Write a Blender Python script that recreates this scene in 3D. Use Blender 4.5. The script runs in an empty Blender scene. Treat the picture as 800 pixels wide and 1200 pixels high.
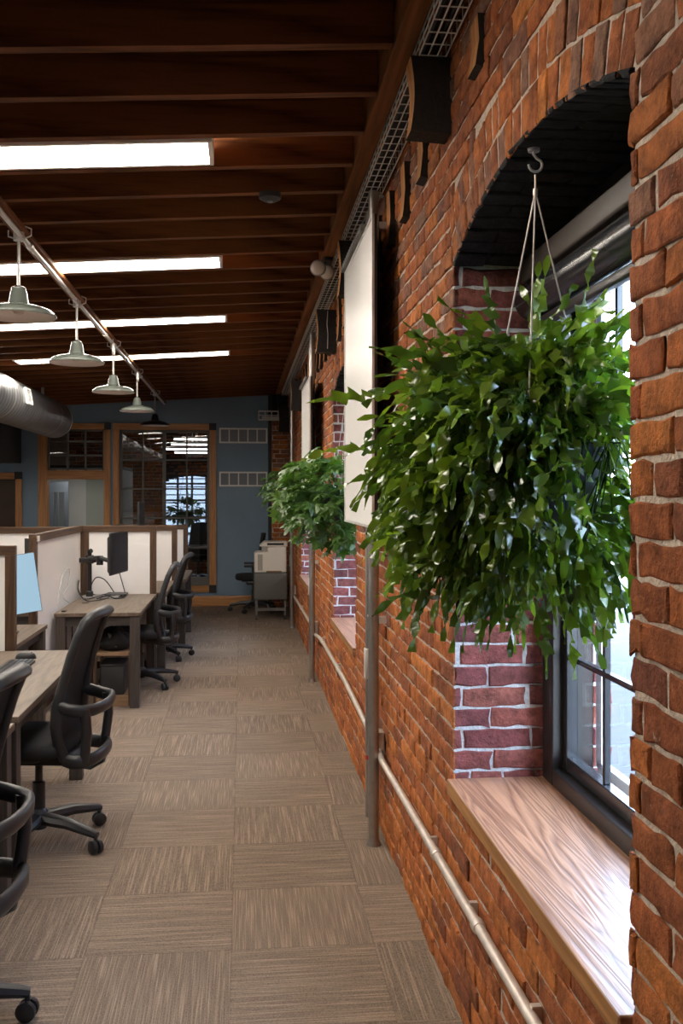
import bpy, math, random
from mathutils import Vector, Matrix
R = random.Random(7)
PI = math.pi
SC = bpy.context.scene
COL = SC.collection

# ------------------------------------------------------------------ mesh builder
class MB:
    def __init__(s):
        s.v = []; s.f = []; s.mi = []; s.at = []
    def add(s, vs, fs, mi=0, a=0.0):
        n = len(s.v)
        s.v += [tuple(p) for p in vs]
        for f in fs:
            s.f.append([i + n for i in f]); s.mi.append(mi); s.at.append(a)
    def box(s, x0, x1, y0, y1, z0, z1, mi=0, shear=0.0, a=0.0):
        vs = [(x, y, z + shear * x) for x in (x0, x1) for y in (y0, y1) for z in (z0, z1)]
        s.add(vs, [(0, 1, 3, 2), (4, 6, 7, 5), (0, 4, 5, 1), (2, 3, 7, 6), (0, 2, 6, 4), (1, 5, 7, 3)], mi, a)
    def obox(s, c, sz, M, mi=0):
        hx, hy, hz = [k / 2 for k in sz]
        vs = [Vector(c) + M @ Vector((x, y, z)) for x in (-hx, hx) for y in (-hy, hy) for z in (-hz, hz)]
        s.add(vs, [(0, 1, 3, 2), (4, 6, 7, 5), (0, 4, 5, 1), (2, 3, 7, 6), (0, 2, 6, 4), (1, 5, 7, 3)], mi)
    def rbox(s, x0, x1, y0, y1, z0, z1, r, n=4, axis='z', mi=0):
        """box with rounded vertical edges and a softened top and bottom"""
        A = {'z': (0, 1, 2), 'x': (1, 2, 0), 'y': (2, 0, 1)}[axis]
        lo = (x0, y0, z0); hi = (x1, y1, z1)
        a0, a1 = lo[A[0]], hi[A[0]]; b0, b1 = lo[A[1]], hi[A[1]]; c0, c1 = lo[A[2]], hi[A[2]]
        e = min(r * .5, (c1 - c0) * .3)
        rings = []
        for c, ins in ((c0, e), (c0 + e * .3, e * .3), (c0 + e, 0), (c1 - e, 0), (c1 - e * .3, e * .3), (c1, e)):
            ring = []
            for qx, qy, st in ((a1 - r, b1 - r, 0), (a0 + r, b1 - r, 1), (a0 + r, b0 + r, 2), (a1 - r, b0 + r, 3)):
                for k in range(n + 1):
                    t = (st + k / n) * PI / 2
                    p = [0, 0, 0]
                    p[A[0]] = qx + (r - ins) * math.cos(t); p[A[1]] = qy + (r - ins) * math.sin(t); p[A[2]] = c
                    ring.append(p)
            rings.append(ring)
        s.loft(rings, True, True, mi)
    def loft(s, rings, closed=True, caps=False, mi=0):
        n = len(rings[0]); vs = [p for r in rings for p in r]; fs = []
        for i in range(len(rings) - 1):
            for j in range(n if closed else n - 1):
                k = (j + 1) % n
                fs.append((i * n + j, i * n + k, (i + 1) * n + k, (i + 1) * n + j))
        if caps:
            fs.append(tuple(range(n - 1, -1, -1)))
            fs.append(tuple((len(rings) - 1) * n + j for j in range(n)))
        s.add(vs, fs, mi)
    def tube(s, pts, r, n=8, caps=True, mi=0, flat=None, up=None):
        """tube along points; r a number or list; flat=(a,b) scales the cross-section"""
        P = [Vector(p) for p in pts]
        rings = []
        u = None
        for i, p in enumerate(P):
            t = (P[min(i + 1, len(P) - 1)] - P[max(i - 1, 0)]).normalized()
            if u is None:
                ref = Vector(up) if up else (Vector((0, 0, 1)) if abs(t.z) < .9 else Vector((1, 0, 0)))
                u = (ref - t * ref.dot(t)).normalized()
            else:
                u = (u - t * u.dot(t)).normalized()
            w = t.cross(u)
            rr = r[i] if isinstance(r, (list, tuple)) else r
            fa, fb = flat if flat else (1, 1)
            rings.append([p + (u * math.cos(2 * PI * k / n) * fa + w * math.sin(2 * PI * k / n) * fb) * rr for k in range(n)])
        s.loft(rings, True, caps, mi)
    def lathe(s, prof, c=(0, 0, 0), n=24, axis='z', mi=0, caps=False):
        rings = []
        for r, h in prof:
            ring = []
            for k in range(n):
                t = 2 * PI * k / n
                a, b = r * math.cos(t), r * math.sin(t)
                p = {'z': (a, b, h), 'y': (a, h, b), 'x': (h, a, b)}[axis]
                ring.append((p[0] + c[0], p[1] + c[1], p[2] + c[2]))
            rings.append(ring)
        s.loft(rings, True, caps, mi)
    def prism(s, poly, axis, t0, t1, mi=0):
        """extrude a 2-D polygon along an axis: x->(y,z) y->(x,z) z->(x,y)"""
        def P(a, b, t): return {'x': (t, a, b), 'y': (a, t, b), 'z': (a, b, t)}[axis]
        n = len(poly)
        vs = [P(a, b, t0) for a, b in poly] + [P(a, b, t1) for a, b in poly]
        fs = [tuple(range(n)), tuple(range(2 * n - 1, n - 1, -1))] + [(i, i + n, (i + 1) % n + n, (i + 1) % n) for i in range(n)]
        s.add(vs, fs, mi)
    def mesh(s, name, mats, org=(0, 0, 0), smooth=40, fix=True, attr=False):
        me = bpy.data.meshes.new(name)
        o = org
        me.from_pydata([(p[0] - o[0], p[1] - o[1], p[2] - o[2]) for p in s.v], [], s.f)
        for m in mats: me.materials.append(m)
        me.polygons.foreach_set('material_index', s.mi)
        if attr:
            a = me.attributes.new('rnd', 'FLOAT', 'FACE'); a.data.foreach_set('value', s.at)
        if fix:
            import bmesh
            b = bmesh.new(); b.from_mesh(me); bmesh.ops.recalc_face_normals(b, faces=b.faces); b.to_mesh(me); b.free()
        if smooth:
            me.polygons.foreach_set('use_smooth', [True] * len(me.polygons))
            me.set_sharp_from_angle(angle=math.radians(smooth))
        me.update()
        return me

def wpos(o):
    return o.location.copy() if o.parent is None else wpos(o.parent) + o.location
def put(mb, name, mats, parent=None, org=None, smooth=40, bevel=0.0, fix=True, attr=False, label=None):
    """link a builder as ONE object; coordinates are world ones, re-based on the parent (or org)"""
    if not isinstance(mats, (list, tuple)): mats = [mats]
    base = wpos(parent) if parent else Vector(org or (0, 0, 0))
    o = bpy.data.objects.new(name, mb.mesh(name, mats, base, smooth, fix, attr))
    if parent: o.parent = parent
    else: o.location = base
    COL.objects.link(o)
    if bevel:
        m = o.modifiers.new('bev', 'BEVEL'); m.width = bevel; m.segments = 2; m.limit_method = 'ANGLE'; m.angle_limit = math.radians(50)
    if label: o['label'] = label
    return o
def tag(o, label, cat, group=None, kind=None):
    o['label'] = label; o['category'] = cat
    if group: o['group'] = group
    if kind: o['kind'] = kind
    return o
def thing(name, label, cat, loc=(0, 0, 0), group=None, kind=None):
    o = bpy.data.objects.new(name, None); o.location = loc; o.empty_display_size = .05
    COL.objects.link(o)
    return tag(o, label, cat, group, kind)
def dup(o, loc, rz=None, label=None, group=None, parent=None):
    c = o.copy(); COL.objects.link(c)
    if parent: c.parent = parent
    if loc is not None: c.location = loc
    if rz is not None: c.rotation_euler.z = rz
    if label: c['label'] = label
    if group: c['group'] = group
    for ch in o.children: dup(ch, None, parent=c)
    return c
def struct(o): o['kind'] = 'structure'; return o

# ------------------------------------------------------------------ materials
def new_mat(name):
    m = bpy.data.materials.new(name); m.use_nodes = True
    return m, m.node_tree.nodes, m.node_tree.links, m.node_tree.nodes['Principled BSDF']
def plain(name, c, rough=.5, metal=0, noise=.0, nscale=30, bump=0, bscale=200, spec=.5, coat=0):
    m, N, L, b = new_mat(name)
    b.inputs['Roughness'].default_value = rough; b.inputs['Metallic'].default_value = metal
    b.inputs['Base Color'].default_value = (*c, 1); b.inputs['Specular IOR Level'].default_value = spec
    b.inputs['Coat Weight'].default_value = coat
    tc = N.new('ShaderNodeTexCoord')
    if noise:
        n = N.new('ShaderNodeTexNoise'); n.inputs['Scale'].default_value = nscale; n.inputs['Detail'].default_value = 5
        L.new(tc.outputs['Object'], n.inputs['Vector'])
        r = N.new('ShaderNodeValToRGB')
        r.color_ramp.elements[0].color = (*[k * (1 - noise) for k in c], 1); r.color_ramp.elements[1].color = (*[min(1, k * (1 + noise)) for k in c], 1)
        r.color_ramp.elements[0].position = .3; r.color_ramp.elements[1].position = .7
        L.new(n.outputs['Fac'], r.inputs['Fac']); L.new(r.outputs['Color'], b.inputs['Base Color'])
    if bump:
        n2 = N.new('ShaderNodeTexNoise'); n2.inputs['Scale'].default_value = bscale; n2.inputs['Detail'].default_value = 3
        L.new(tc.outputs['Object'], n2.inputs['Vector'])
        bp = N.new('ShaderNodeBump'); bp.inputs['Strength'].default_value = bump; bp.inputs['Distance'].default_value = .01
        L.new(n2.outputs['Fac'], bp.inputs['Height']); L.new(bp.outputs['Normal'], b.inputs['Normal'])
    return m
def wood(name, c0, c1, axis='y', scale=1.0, rough=.55, ring=6.0, coat=0.0, bump=.15, contrast=1.0):
    m, N, L, b = new_mat(name)
    tc = N.new('ShaderNodeTexCoord')
    mp = N.new('ShaderNodeMapping')
    st = {'x': (.06, 1, 1), 'y': (1, .06, 1), 'z': (1, 1, .06)}[axis]
    mp.inputs['Scale'].default_value = [k * scale for k in st]
    L.new(tc.outputs['Object'], mp.inputs['Vector'])
    n1 = N.new('ShaderNodeTexNoise'); n1.inputs['Scale'].default_value = 5; n1.inputs['Detail'].default_value = 3; n1.inputs['Distortion'].default_value = .6
    L.new(mp.outputs['Vector'], n1.inputs['Vector'])
    mu = N.new('ShaderNodeMath'); mu.operation = 'MULTIPLY'; mu.inputs[1].default_value = ring
    L.new(n1.outputs['Fac'], mu.inputs[0])
    fr = N.new('ShaderNodeMath'); fr.operation = 'PINGPONG'; fr.inputs[1].default_value = .5
    L.new(mu.outputs[0], fr.inputs[0])
    n2 = N.new('ShaderNodeTexNoise'); n2.inputs['Scale'].default_value = 90; n2.inputs['Detail'].default_value = 4
    L.new(mp.outputs['Vector'], n2.inputs['Vector'])
    mx = N.new('ShaderNodeMath'); mx.operation = 'MULTIPLY_ADD'; mx.inputs[1].default_value = 1.1 * contrast
    ad = N.new('ShaderNodeMath'); ad.operation = 'MULTIPLY'; ad.inputs[1].default_value = .75
    L.new(n2.outputs['Fac'], ad.inputs[0])
    L.new(fr.outputs[0], mx.inputs[0]); L.new(ad.outputs[0], mx.inputs[2])
    r = N.new('ShaderNodeValToRGB')
    r.color_ramp.elements[0].position = .25; r.color_ramp.elements[1].position = .95
    r.color_ramp.elements[0].color = (*c0, 1); r.color_ramp.elements[1].color = (*c1, 1)
    L.new(mx.outputs[0], r.inputs['Fac']); L.new(r.outputs['Color'], b.inputs['Base Color'])
    b.inputs['Roughness'].default_value = rough; b.inputs['Coat Weight'].default_value = coat; b.inputs['Coat Roughness'].default_value = .33
    if bump:
        bp = N.new('ShaderNodeBump'); bp.inputs['Strength'].default_value = bump; bp.inputs['Distance'].default_value = .004
        L.new(mx.outputs[0], bp.inputs['Height']); L.new(bp.outputs['Normal'], b.inputs['Normal'])
    return m
def emis(name, c, s):
    m, N, L, b = new_mat(name)
    b.inputs['Base Color'].default_value = (.8, .8, .8, 1)
    b.inputs['Emission Color'].default_value = (*c, 1); b.inputs['Emission Strength'].default_value = s
    return m
def brick_mat(name, cols, splotch=(.55, .42, .33), amount=.62):
    m, N, L, b = new_mat(name)
    at = N.new('ShaderNodeAttribute'); at.attribute_name = 'rnd'
    r = N.new('ShaderNodeValToRGB'); r.color_ramp.interpolation = 'LINEAR'
    e = r.color_ramp.elements
    while len(e) < len(cols): e.new(.5)
    for i, c in enumerate(cols):
        e[i].position = i / (len(cols) - 1); e[i].color = (*c, 1)
    L.new(at.outputs['Fac'], r.inputs['Fac'])
    tc = N.new('ShaderNodeTexCoord')
    n1 = N.new('ShaderNodeTexNoise'); n1.inputs['Scale'].default_value = 22; n1.inputs['Detail'].default_value = 6; n1.inputs['Roughness'].default_value = .7
    L.new(tc.outputs['Object'], n1.inputs['Vector'])
    mp = N.new('ShaderNodeMapRange'); mp.inputs['From Min'].default_value = .3; mp.inputs['From Max'].default_value = .7
    mp.inputs['To Min'].default_value = .42; mp.inputs['To Max'].default_value = 1.55
    L.new(n1.outputs['Fac'], mp.inputs['Value'])
    mul = N.new('ShaderNodeMix'); mul.data_type = 'RGBA'; mul.blend_type = 'MULTIPLY'; mul.inputs['Factor'].default_value = 1
    L.new(r.outputs['Color'], mul.inputs['A']); L.new(mp.outputs['Result'], mul.inputs['B'])
    n2 = N.new('ShaderNodeTexNoise'); n2.inputs['Scale'].default_value = 38; n2.inputs['Detail'].default_value = 8; n2.inputs['Roughness'].default_value = .75
    L.new(tc.outputs['Object'], n2.inputs['Vector'])
    m2 = N.new('ShaderNodeMapRange'); m2.inputs['From Min'].default_value = amount; m2.inputs['From Max'].default_value = amount + .1
    m2.inputs['To Max'].default_value = .7
    L.new(n2.outputs['Fac'], m2.inputs['Value'])
    mix = N.new('ShaderNodeMix'); mix.data_type = 'RGBA'
    mix.inputs['B'].default_value = (*splotch, 1)
    L.new(m2.outputs['Result'], mix.inputs['Factor']); L.new(mul.outputs['Result'], mix.inputs['A'])
    L.new(mix.outputs['Result'], b.inputs['Base Color'])
    b.inputs['Roughness'].default_value = .8; b.inputs['Specular IOR Level'].default_value = .25
    n3 = N.new('ShaderNodeTexNoise'); n3.inputs['Scale'].default_value = 95; n3.inputs['Detail'].default_value = 7; n3.inputs['Roughness'].default_value = .65
    L.new(tc.outputs['Object'], n3.inputs['Vector'])
    bp = N.new('ShaderNodeBump'); bp.inputs['Strength'].default_value = 1.0; bp.inputs['Distance'].default_value = .011
    L.new(n3.outputs['Fac'], bp.inputs['Height']); L.new(bp.outputs['Normal'], b.inputs['Normal'])
    return m

M = {}
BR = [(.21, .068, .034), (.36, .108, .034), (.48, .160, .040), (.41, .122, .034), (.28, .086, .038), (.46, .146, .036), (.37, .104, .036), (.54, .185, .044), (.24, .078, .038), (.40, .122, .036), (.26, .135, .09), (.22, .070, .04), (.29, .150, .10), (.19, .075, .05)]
JB = [(.15, .052, .052), (.24, .075, .066), (.19, .056, .056), (.29, .088, .070), (.21, .062, .062), (.36, .120, .082), (.17, .055, .058), (.25, .074, .068)]  # plum palette: cool window daylight put into the colour of the jamb bricks
M['brick'] = brick_mat('brick', BR)
M['jamb'] = brick_mat('jamb_brick_daylit', JB, (.62, .60, .60), .66)
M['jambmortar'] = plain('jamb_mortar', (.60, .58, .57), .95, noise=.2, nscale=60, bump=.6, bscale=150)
M['soffit'] = brick_mat('dark_brick', [(.020, .020, .023), (.028, .027, .030), (.024, .023, .026)], (.10, .10, .10), .7)
M['mortar'] = plain('mortar', (.52, .43, .35), .95, noise=.25, nscale=60, bump=.6, bscale=150)
M['wallblue'] = plain('blue_grey_paint', (.185, .275, .375), .55, noise=.05, nscale=3, bump=.08, bscale=120)
M['plaster'] = plain('plaster', (.50, .52, .52), .8, noise=.04, nscale=3)
M['greygreen'] = plain('grey_green_paint', (.33, .36, .33), .8, noise=.04, nscale=3)
M['ceil'] = wood('deck_wood', (.030, .013, .007), (.07, .030, .015), 'y', 1.2, .7)
M['joist'] = wood('joist_wood', (.060, .021, .009), (.19, .070, .024), 'x', 1.0, .6, contrast=1.2)
M['beam'] = wood('beam_wood', (.13, .052, .020), (.27, .112, .042), 'y', 1.0, .6)
M['stub'] = wood('stub_wood', (.30, .125, .045), (.50, .235, .09), 'z', 2.0, .7)
M['stubshade'] = plain('stub_shade', (.016, .012, .010), .8, noise=.4, nscale=40, bump=.5, bscale=60)  # shade on the timber ends, put in as a near-black colour
M['oak'] = wood('honey_wood', (.36, .15, .048), (.56, .27, .095), 'z', 2.0, .45)
M['oakx'] = wood('honey_wood_rail', (.36, .15, .048), (.56, .27, .095), 'x', 2.0, .45)
M['sill'] = wood('sill_wood', (.17, .066, .036), (.46, .235, .135), 'y', 1.6, .42, ring=22, coat=.7, bump=.5, contrast=1.25)
M['silledge'] = wood('sill_edge_wood', (.24, .10, .03), (.42, .20, .065), 'y', 2.0, .5)
M['desktop'] = wood('desk_laminate', (.085, .060, .042), (.205, .150, .108), 'y', 1.6, .5, bump=.08, contrast=.7)
M['deskleg'] = wood('dark_leg_wood', (.028, .022, .019), (.075, .058, .046), 'z', 2, .6)
M['apron'] = wood('dark_apron_wood', (.022, .019, .018), (.06, .048, .04), 'x', 2, .6)
M['shelfwood'] = wood('shelf_wood', (.16, .09, .05), (.28, .17, .10), 'x', 2, .6)
M['walnut'] = wood('walnut_frame', (.040, .020, .010), (.110, .056, .028), 'z', 2, .5)
M['walnutx'] = wood('walnut_rail', (.040, .020, .010), (.110, .056, .028), 'x', 2, .5)
M['walnuty'] = wood('walnut_long_rail', (.040, .020, .010), (.110, .056, .028), 'y', 2, .5)
M['board'] = plain('panel_white', (.90, .88, .87), .45, noise=.02, nscale=4)
M['whiteboard'] = plain('whiteboard_face', (.86, .84, .81), .32, noise=.015, nscale=2)
M['black'] = plain('black_plastic', (.014, .014, .016), .42, bump=.08, bscale=900)
M['frameblk'] = plain('chair_frame_plastic', (.022, .023, .026), .38, bump=.05, bscale=900)
M['fabric'] = plain('black_fabric', (.014, .014, .016), .9, noise=.2, nscale=300, bump=.3, bscale=900)
M['meshfab'] = plain('black_mesh_fabric', (.012, .012, .014), .75, bump=.5, bscale=1500)
M['screen'] = plain('screen_off', (.008, .009, .011), .5, spec=.3)
M['bronze'] = plain('dark_bronze', (.028, .025, .024), .35, metal=.3)
M['bronzehi'] = plain('sash_black', (.020, .021, .024), .22)
M['taupe'] = plain('taupe_fascia', (.075, .060, .050), .5)
M['galv'] = plain('galvanised_steel', (.74, .73, .71), .38, metal=.6, noise=.12, nscale=14)
M['conduit'] = plain('conduit_steel', (.66, .59, .53), .42, metal=.5, noise=.12, nscale=20)
M['strut'] = plain('brushed_grey_steel', (.42, .40, .38), .36, metal=.9, noise=.1, nscale=30)
M['duct'] = plain('duct_metal', (.42, .43, .44), .38, metal=.9, noise=.15, nscale=6)
M['enamel'] = plain('sage_grey_enamel', (.125, .140, .122), .25, coat=.3)
M['enamelwhite'] = plain('white_enamel', (.78, .74, .70), .4)
M['blackenamel'] = plain('black_enamel', (.012, .012, .012), .3)
M['white'] = plain('white_metal', (.88, .87, .85), .5)
M['traywire'] = plain('bright_wire', (.82, .81, .79), .45, metal=.15)
M['grillgrey'] = plain('grille_grey', (.24, .23, .24), .6)
M['printer'] = plain('printer_shell', (.84, .80, .73), .5)
M['printergrey'] = plain('printer_vent', (.42, .39, .34), .6)
M['cart'] = plain('cart_grey', (.13, .125, .115), .55, noise=.05)
M['cartleg'] = plain('cart_leg_grey', (.20, .19, .18), .45, metal=.5)
M['pot'] = plain('grey_pot', (.035, .040, .050), .55, noise=.1, nscale=8)
M['soil'] = plain('soil', (.03, .02, .014), .95, noise=.4, nscale=60, bump=.8, bscale=80)
M['cream'] = plain('lamp_cream', (.6, .56, .5), .4)
M['red'] = plain('red_tape', (.45, .03, .03), .5)
M['bluescreen'] = emis('screen_blue_reflection', (.40, .62, .78), .5); M['bluescreen'].node_tree.nodes['Principled BSDF'].inputs['Base Color'].default_value = (.01, .012, .015, 1)  # blue emission stands in for daylight reflected off the panel
M['strip'] = emis('light_diffuser', (1.0, .915, .80), 20.0)
M['roomlight'] = emis('room_light_diffuser', (1.0, .92, .82), 5.5)
M['brownpanel'] = plain('brown_blind', (.060, .038, .026), .7, noise=.1, nscale=5)
M['darkbox'] = plain('dark_painted_steel', (.020, .020, .022), .6)
M['doorblue'] = plain('blue_grey_door', (.13, .16, .20), .5)
M['siding'] = plain('white_siding', (.11, .115, .12), .7)
M['asphalt'] = plain('pale_asphalt', (.050, .055, .062), .9, noise=.1, nscale=2)
M['linewhite'] = plain('road_paint', (.16, .16, .16), .8)
M['cord'] = plain('black_cord', (.012, .012, .012), .6)
M['greycord'] = plain('grey_cord', (.45, .43, .41), .6)
M['drygrass'] = plain('dry_leaf', (.42, .24, .11), .7)

for k in ('joist', 'beam', 'stub', 'ceil'): M[k].node_tree.nodes['Principled BSDF'].inputs['Specular IOR Level'].default_value = .12
def leafmat(name, cols, rough=.27, trans=.28):
    m, N, L, b = new_mat(name)
    at = N.new('ShaderNodeAttribute'); at.attribute_name = 'rnd'
    r = N.new('ShaderNodeValToRGB'); e = r.color_ramp.elements
    while len(e) < len(cols): e.new(.5)
    for i, c in enumerate(cols):
        e[i].position = i / (len(cols) - 1); e[i].color = (*c, 1)
    L.new(at.outputs['Fac'], r.inputs['Fac'])
    L.new(r.outputs['Color'], b.inputs['Base Color'])
    b.inputs['Roughness'].default_value = rough
    b.inputs['Specular IOR Level'].default_value = .75
    tr = N.new('ShaderNodeBsdfTranslucent')
    g = N.new('ShaderNodeMix'); g.data_type = 'RGBA'; g.blend_type = 'MULTIPLY'; g.inputs['Factor'].default_value = 1
    g.inputs['B'].default_value = (1.6, 1.9, .7, 1)
    L.new(r.outputs['Color'], g.inputs['A']); L.new(g.outputs['Result'], tr.inputs['Color'])
    ms = N.new('ShaderNodeMixShader'); ms.inputs['Fac'].default_value = trans
    L.new(b.outputs[0], ms.inputs[1]); L.new(tr.outputs[0], ms.inputs[2])
    L.new(ms.outputs[0], N['Material Output'].inputs['Surface'])
    return m
M['fern'] = leafmat('fern_leaf', [(.035, .068, .017), (.068, .128, .024), (.110, .172, .024), (.165, .230, .028), (.062, .108, .026), (.092, .155, .024), (.28, .40, .045)], .19, .33)
M['broad'] = leafmat('broad_leaf', [(.05, .115, .020), (.08, .165, .030), (.105, .20, .040), (.055, .12, .028), (.14, .24, .045)], .38)
M['small'] = leafmat('small_leaf', [(.03, .07, .016), (.05, .11, .022), (.07, .145, .028)], .4)

def glassmat(name, tint=(1, 1, 1), refl=1.45, mn=0.0):
    m, N, L, b = new_mat(name)
    N.remove(b)
    t = N.new('ShaderNodeBsdfTransparent'); t.inputs['Color'].default_value = (*tint, 1)
    g = N.new('ShaderNodeBsdfGlossy'); g.inputs['Roughness'].default_value = .01
    f = N.new('ShaderNodeFresnel')
    ge = N.new('ShaderNodeNewGeometry'); mr = N.new('ShaderNodeMapRange')     # both faces of the thin pane reflect alike
    mr.inputs['To Min'].default_value = refl; mr.inputs['To Max'].default_value = 1 / refl
    L.new(ge.outputs['Backfacing'], mr.inputs['Value']); L.new(mr.outputs['Result'], f.inputs['IOR'])
    ms = N.new('ShaderNodeMixShader')
    L.new(f.outputs[0], ms.inputs['Fac']); L.new(t.outputs[0], ms.inputs[1]); L.new(g.outputs[0], ms.inputs[2])
    L.new(ms.outputs[0], N['Material Output'].inputs['Surface'])
    return m
M['glass'] = glassmat('window_glass', (.96, .98, 1), 1.45)
M['intglass'] = glassmat('interior_glass', (.80, .82, .84), 1.7)

def carpetmat():
    m, N, L, b = new_mat('carpet_tiles')
    tc = N.new('ShaderNodeTexCoord')
    sep = N.new('ShaderNodeSeparateXYZ'); L.new(tc.outputs['Object'], sep.inputs[0])
    def math_(op, a, bb=None, c=None):
        n = N.new('ShaderNodeMath'); n.operation = op
        for i, q in enumerate((a, bb, c)):
            if q is None: continue
            if isinstance(q, (int, float)): n.inputs[i].default_value = q
            else: L.new(q, n.inputs[i])
        return n.outputs[0]
    T = .5
    u = math_('DIVIDE', math_('SUBTRACT', sep.outputs['X'], CX), T)
    v = math_('DIVIDE', math_('SUBTRACT', sep.outputs['Y'], CY), T)
    fu, fv = math_('FLOOR', u), math_('FLOOR', v)
    par = math_('MODULO', math_('ADD', math_('ADD', fu, fv), 100), 2)
    par = math_('GREATER_THAN', par, .5)
    a = math_('SUBTRACT', u, fu); c = math_('SUBTRACT', v, fv)
    def mix(fac, x, y): return math_('ADD', math_('MULTIPLY', fac, y), math_('MULTIPLY', math_('SUBTRACT', 1, fac), x))
    across = mix(par, sep.outputs['X'], sep.outputs['Y'])
    along = mix(par, sep.outputs['Y'], sep.outputs['X'])
    seed = math_('ADD', math_('MULTIPLY', fu, 7.31), math_('MULTIPLY', fv, 3.77))
    cv = N.new('ShaderNodeCombineXYZ'); L.new(math_('MULTIPLY', across, 185), cv.inputs[0]); L.new(math_('MULTIPLY', along, 3.5), cv.inputs[1]); L.new(seed, cv.inputs[2])
    n1 = N.new('ShaderNodeTexNoise'); n1.inputs['Scale'].default_value = 1; n1.inputs['Detail'].default_value = 2; L.new(cv.outputs[0], n1.inputs['Vector'])
    cv2 = N.new('ShaderNodeCombineXYZ'); L.new(math_('MULTIPLY', across, 260), cv2.inputs[0]); L.new(math_('MULTIPLY', along, 170), cv2.inputs[1]); L.new(seed, cv2.inputs[2])
    n2 = N.new('ShaderNodeTexNoise'); n2.inputs['Scale'].default_value = 1; n2.inputs['Detail'].default_value = 3; L.new(cv2.outputs[0], n2.inputs['Vector'])
    wn = N.new('ShaderNodeTexWhiteNoise'); wn.noise_dimensions = '2D'
    cw = N.new('ShaderNodeCombineXYZ'); L.new(fu, cw.inputs[0]); L.new(fv, cw.inputs[1]); L.new(cw.outputs[0], wn.inputs['Vector'])
    s1 = N.new('ShaderNodeMapRange'); s1.inputs['From Min'].default_value = .46; s1.inputs['From Max'].default_value = .72; L.new(n1.outputs['Fac'], s1.inputs['Value'])
    h = math_('ADD', math_('MULTIPLY', s1.outputs[0], .36), math_('MULTIPLY', n2.outputs['Fac'], .72))
    h = math_('ADD', h, math_('MULTIPLY', wn.outputs['Value'], .08))
    # tile seams
    ea = math_('MINIMUM', math_('MINIMUM', a, math_('SUBTRACT', 1, a)), math_('MINIMUM', c, math_('SUBTRACT', 1, c)))
    seam = math_('LESS_THAN', ea, .007)
    h = math_('SUBTRACT', h, math_('MULTIPLY', seam, .07))
    r = N.new('ShaderNodeValToRGB')
    r.color_ramp.elements[0].position = .18; r.color_ramp.elements[1].position = .92
    r.color_ramp.elements[0].color = (.092, .066, .050, 1); r.color_ramp.elements[1].color = (.40, .305, .232, 1)
    L.new(h, r.inputs['Fac']); L.new(r.outputs['Color'], b.inputs['Base Color'])
    b.inputs['Roughness'].default_value = .95; b.inputs['Specular IOR Level'].default_value = .1
    bp = N.new('ShaderNodeBump'); bp.inputs['Strength'].default_value = .6; bp.inputs['Distance'].default_value = .006
    L.new(h, bp.inputs['Height']); L.new(bp.outputs['Normal'], b.inputs['Normal'])
    return m
CX, CY = -.036, 3.31
M['carpet'] = carpetmat()

# ------------------------------------------------------------------ setting
XW = .65          # face of the brick wall
YB = 13.6         # back wall
def Zc(x): return 2.965 + .06 * x    # underside of the joists
f = MB(); f.box(-7.5, 1.2, -3.5, 19.2, -.2, 0); struct(put(f, 'floor', M['carpet'], smooth=0))
f = MB(); f.box(-7.5, 1.2, -3.5, 19.2, 3.205, 3.26, shear=.06); struct(put(f, 'ceiling', M['ceil'], smooth=0))
f = MB(); f.box(-7.7, -7.5, -3.5, 19.2, 0, 3.3); struct(put(f, 'wall_left', M['plaster'], smooth=0))
f = MB(); f.box(-7.7, 1.2, -3.7, -3.5, 0, 3.4); struct(put(f, 'wall_behind', M['plaster'], smooth=0))

# --- the brick wall with three arched windows
WIN = [(1.537, 2.89), (5.40, 6.77), (9.16, 10.45)]
ZS, ZR, ZP = .655, .12, 2.29     # opening bottom, arch rise, arch spring
wall = MB()
def brick(P, quad, n=(3, 1), dep=.012, mi=1, jit=.0030, a=None):
    """one brick: P(u,v,d) maps to space, quad = 4 corners counter-clockwise in (u,v)"""
    a = R.random() if a is None else a
    dd = R.gauss(0, .0016)
    per = []
    for i in range(4):
        p, q = quad[i], quad[(i + 1) % 4]
        k = n[0] if i % 2 == 0 else n[1]
        for t in range(k):
            per.append((p[0] + (q[0] - p[0]) * t / k, p[1] + (q[1] - p[1]) * t / k))
    cu = sum(p[0] for p in per) / len(per); cv = sum(p[1] for p in per) / len(per)
    m = len(per)
    j = [(R.gauss(0, jit), R.gauss(0, jit)) for _ in per]
    def ins(p, e, k):
        du, dv = cu - p[0], cv - p[1]
        l = math.hypot(du, dv) or 1
        su = max(abs(du), 1e-4); sv = max(abs(dv), 1e-4)
        return (p[0] + math.copysign(min(e, su), du) + j[k][0], p[1] + math.copysign(min(e, sv), dv) + j[k][1])
    r0 = [P(p[0], p[1], -.002) for p in per]
    r1 = [P(*ins(p, 0, k), dep * .45 + dd) for k, p in enumerate(per)]
    r2 = [P(*ins(p, .0035, k), dep * .9 + dd + R.gauss(0, .0008)) for k, p in enumerate(per)]
    c = [P(cu, cv, dep + dd)]
    vs = r0 + r1 + r2 + c
    fs = []
    for i in range(m):
        k = (i + 1) % m
        fs += [(i, k, m + k, m + i), (m + i, m + k, 2 * m + k, 2 * m + i), (2 * m + i, 2 * m + k, 3 * m)]
    wall.add(vs, fs, mi, a)
CH, BL, JT = .0655, .212, .0095
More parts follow.
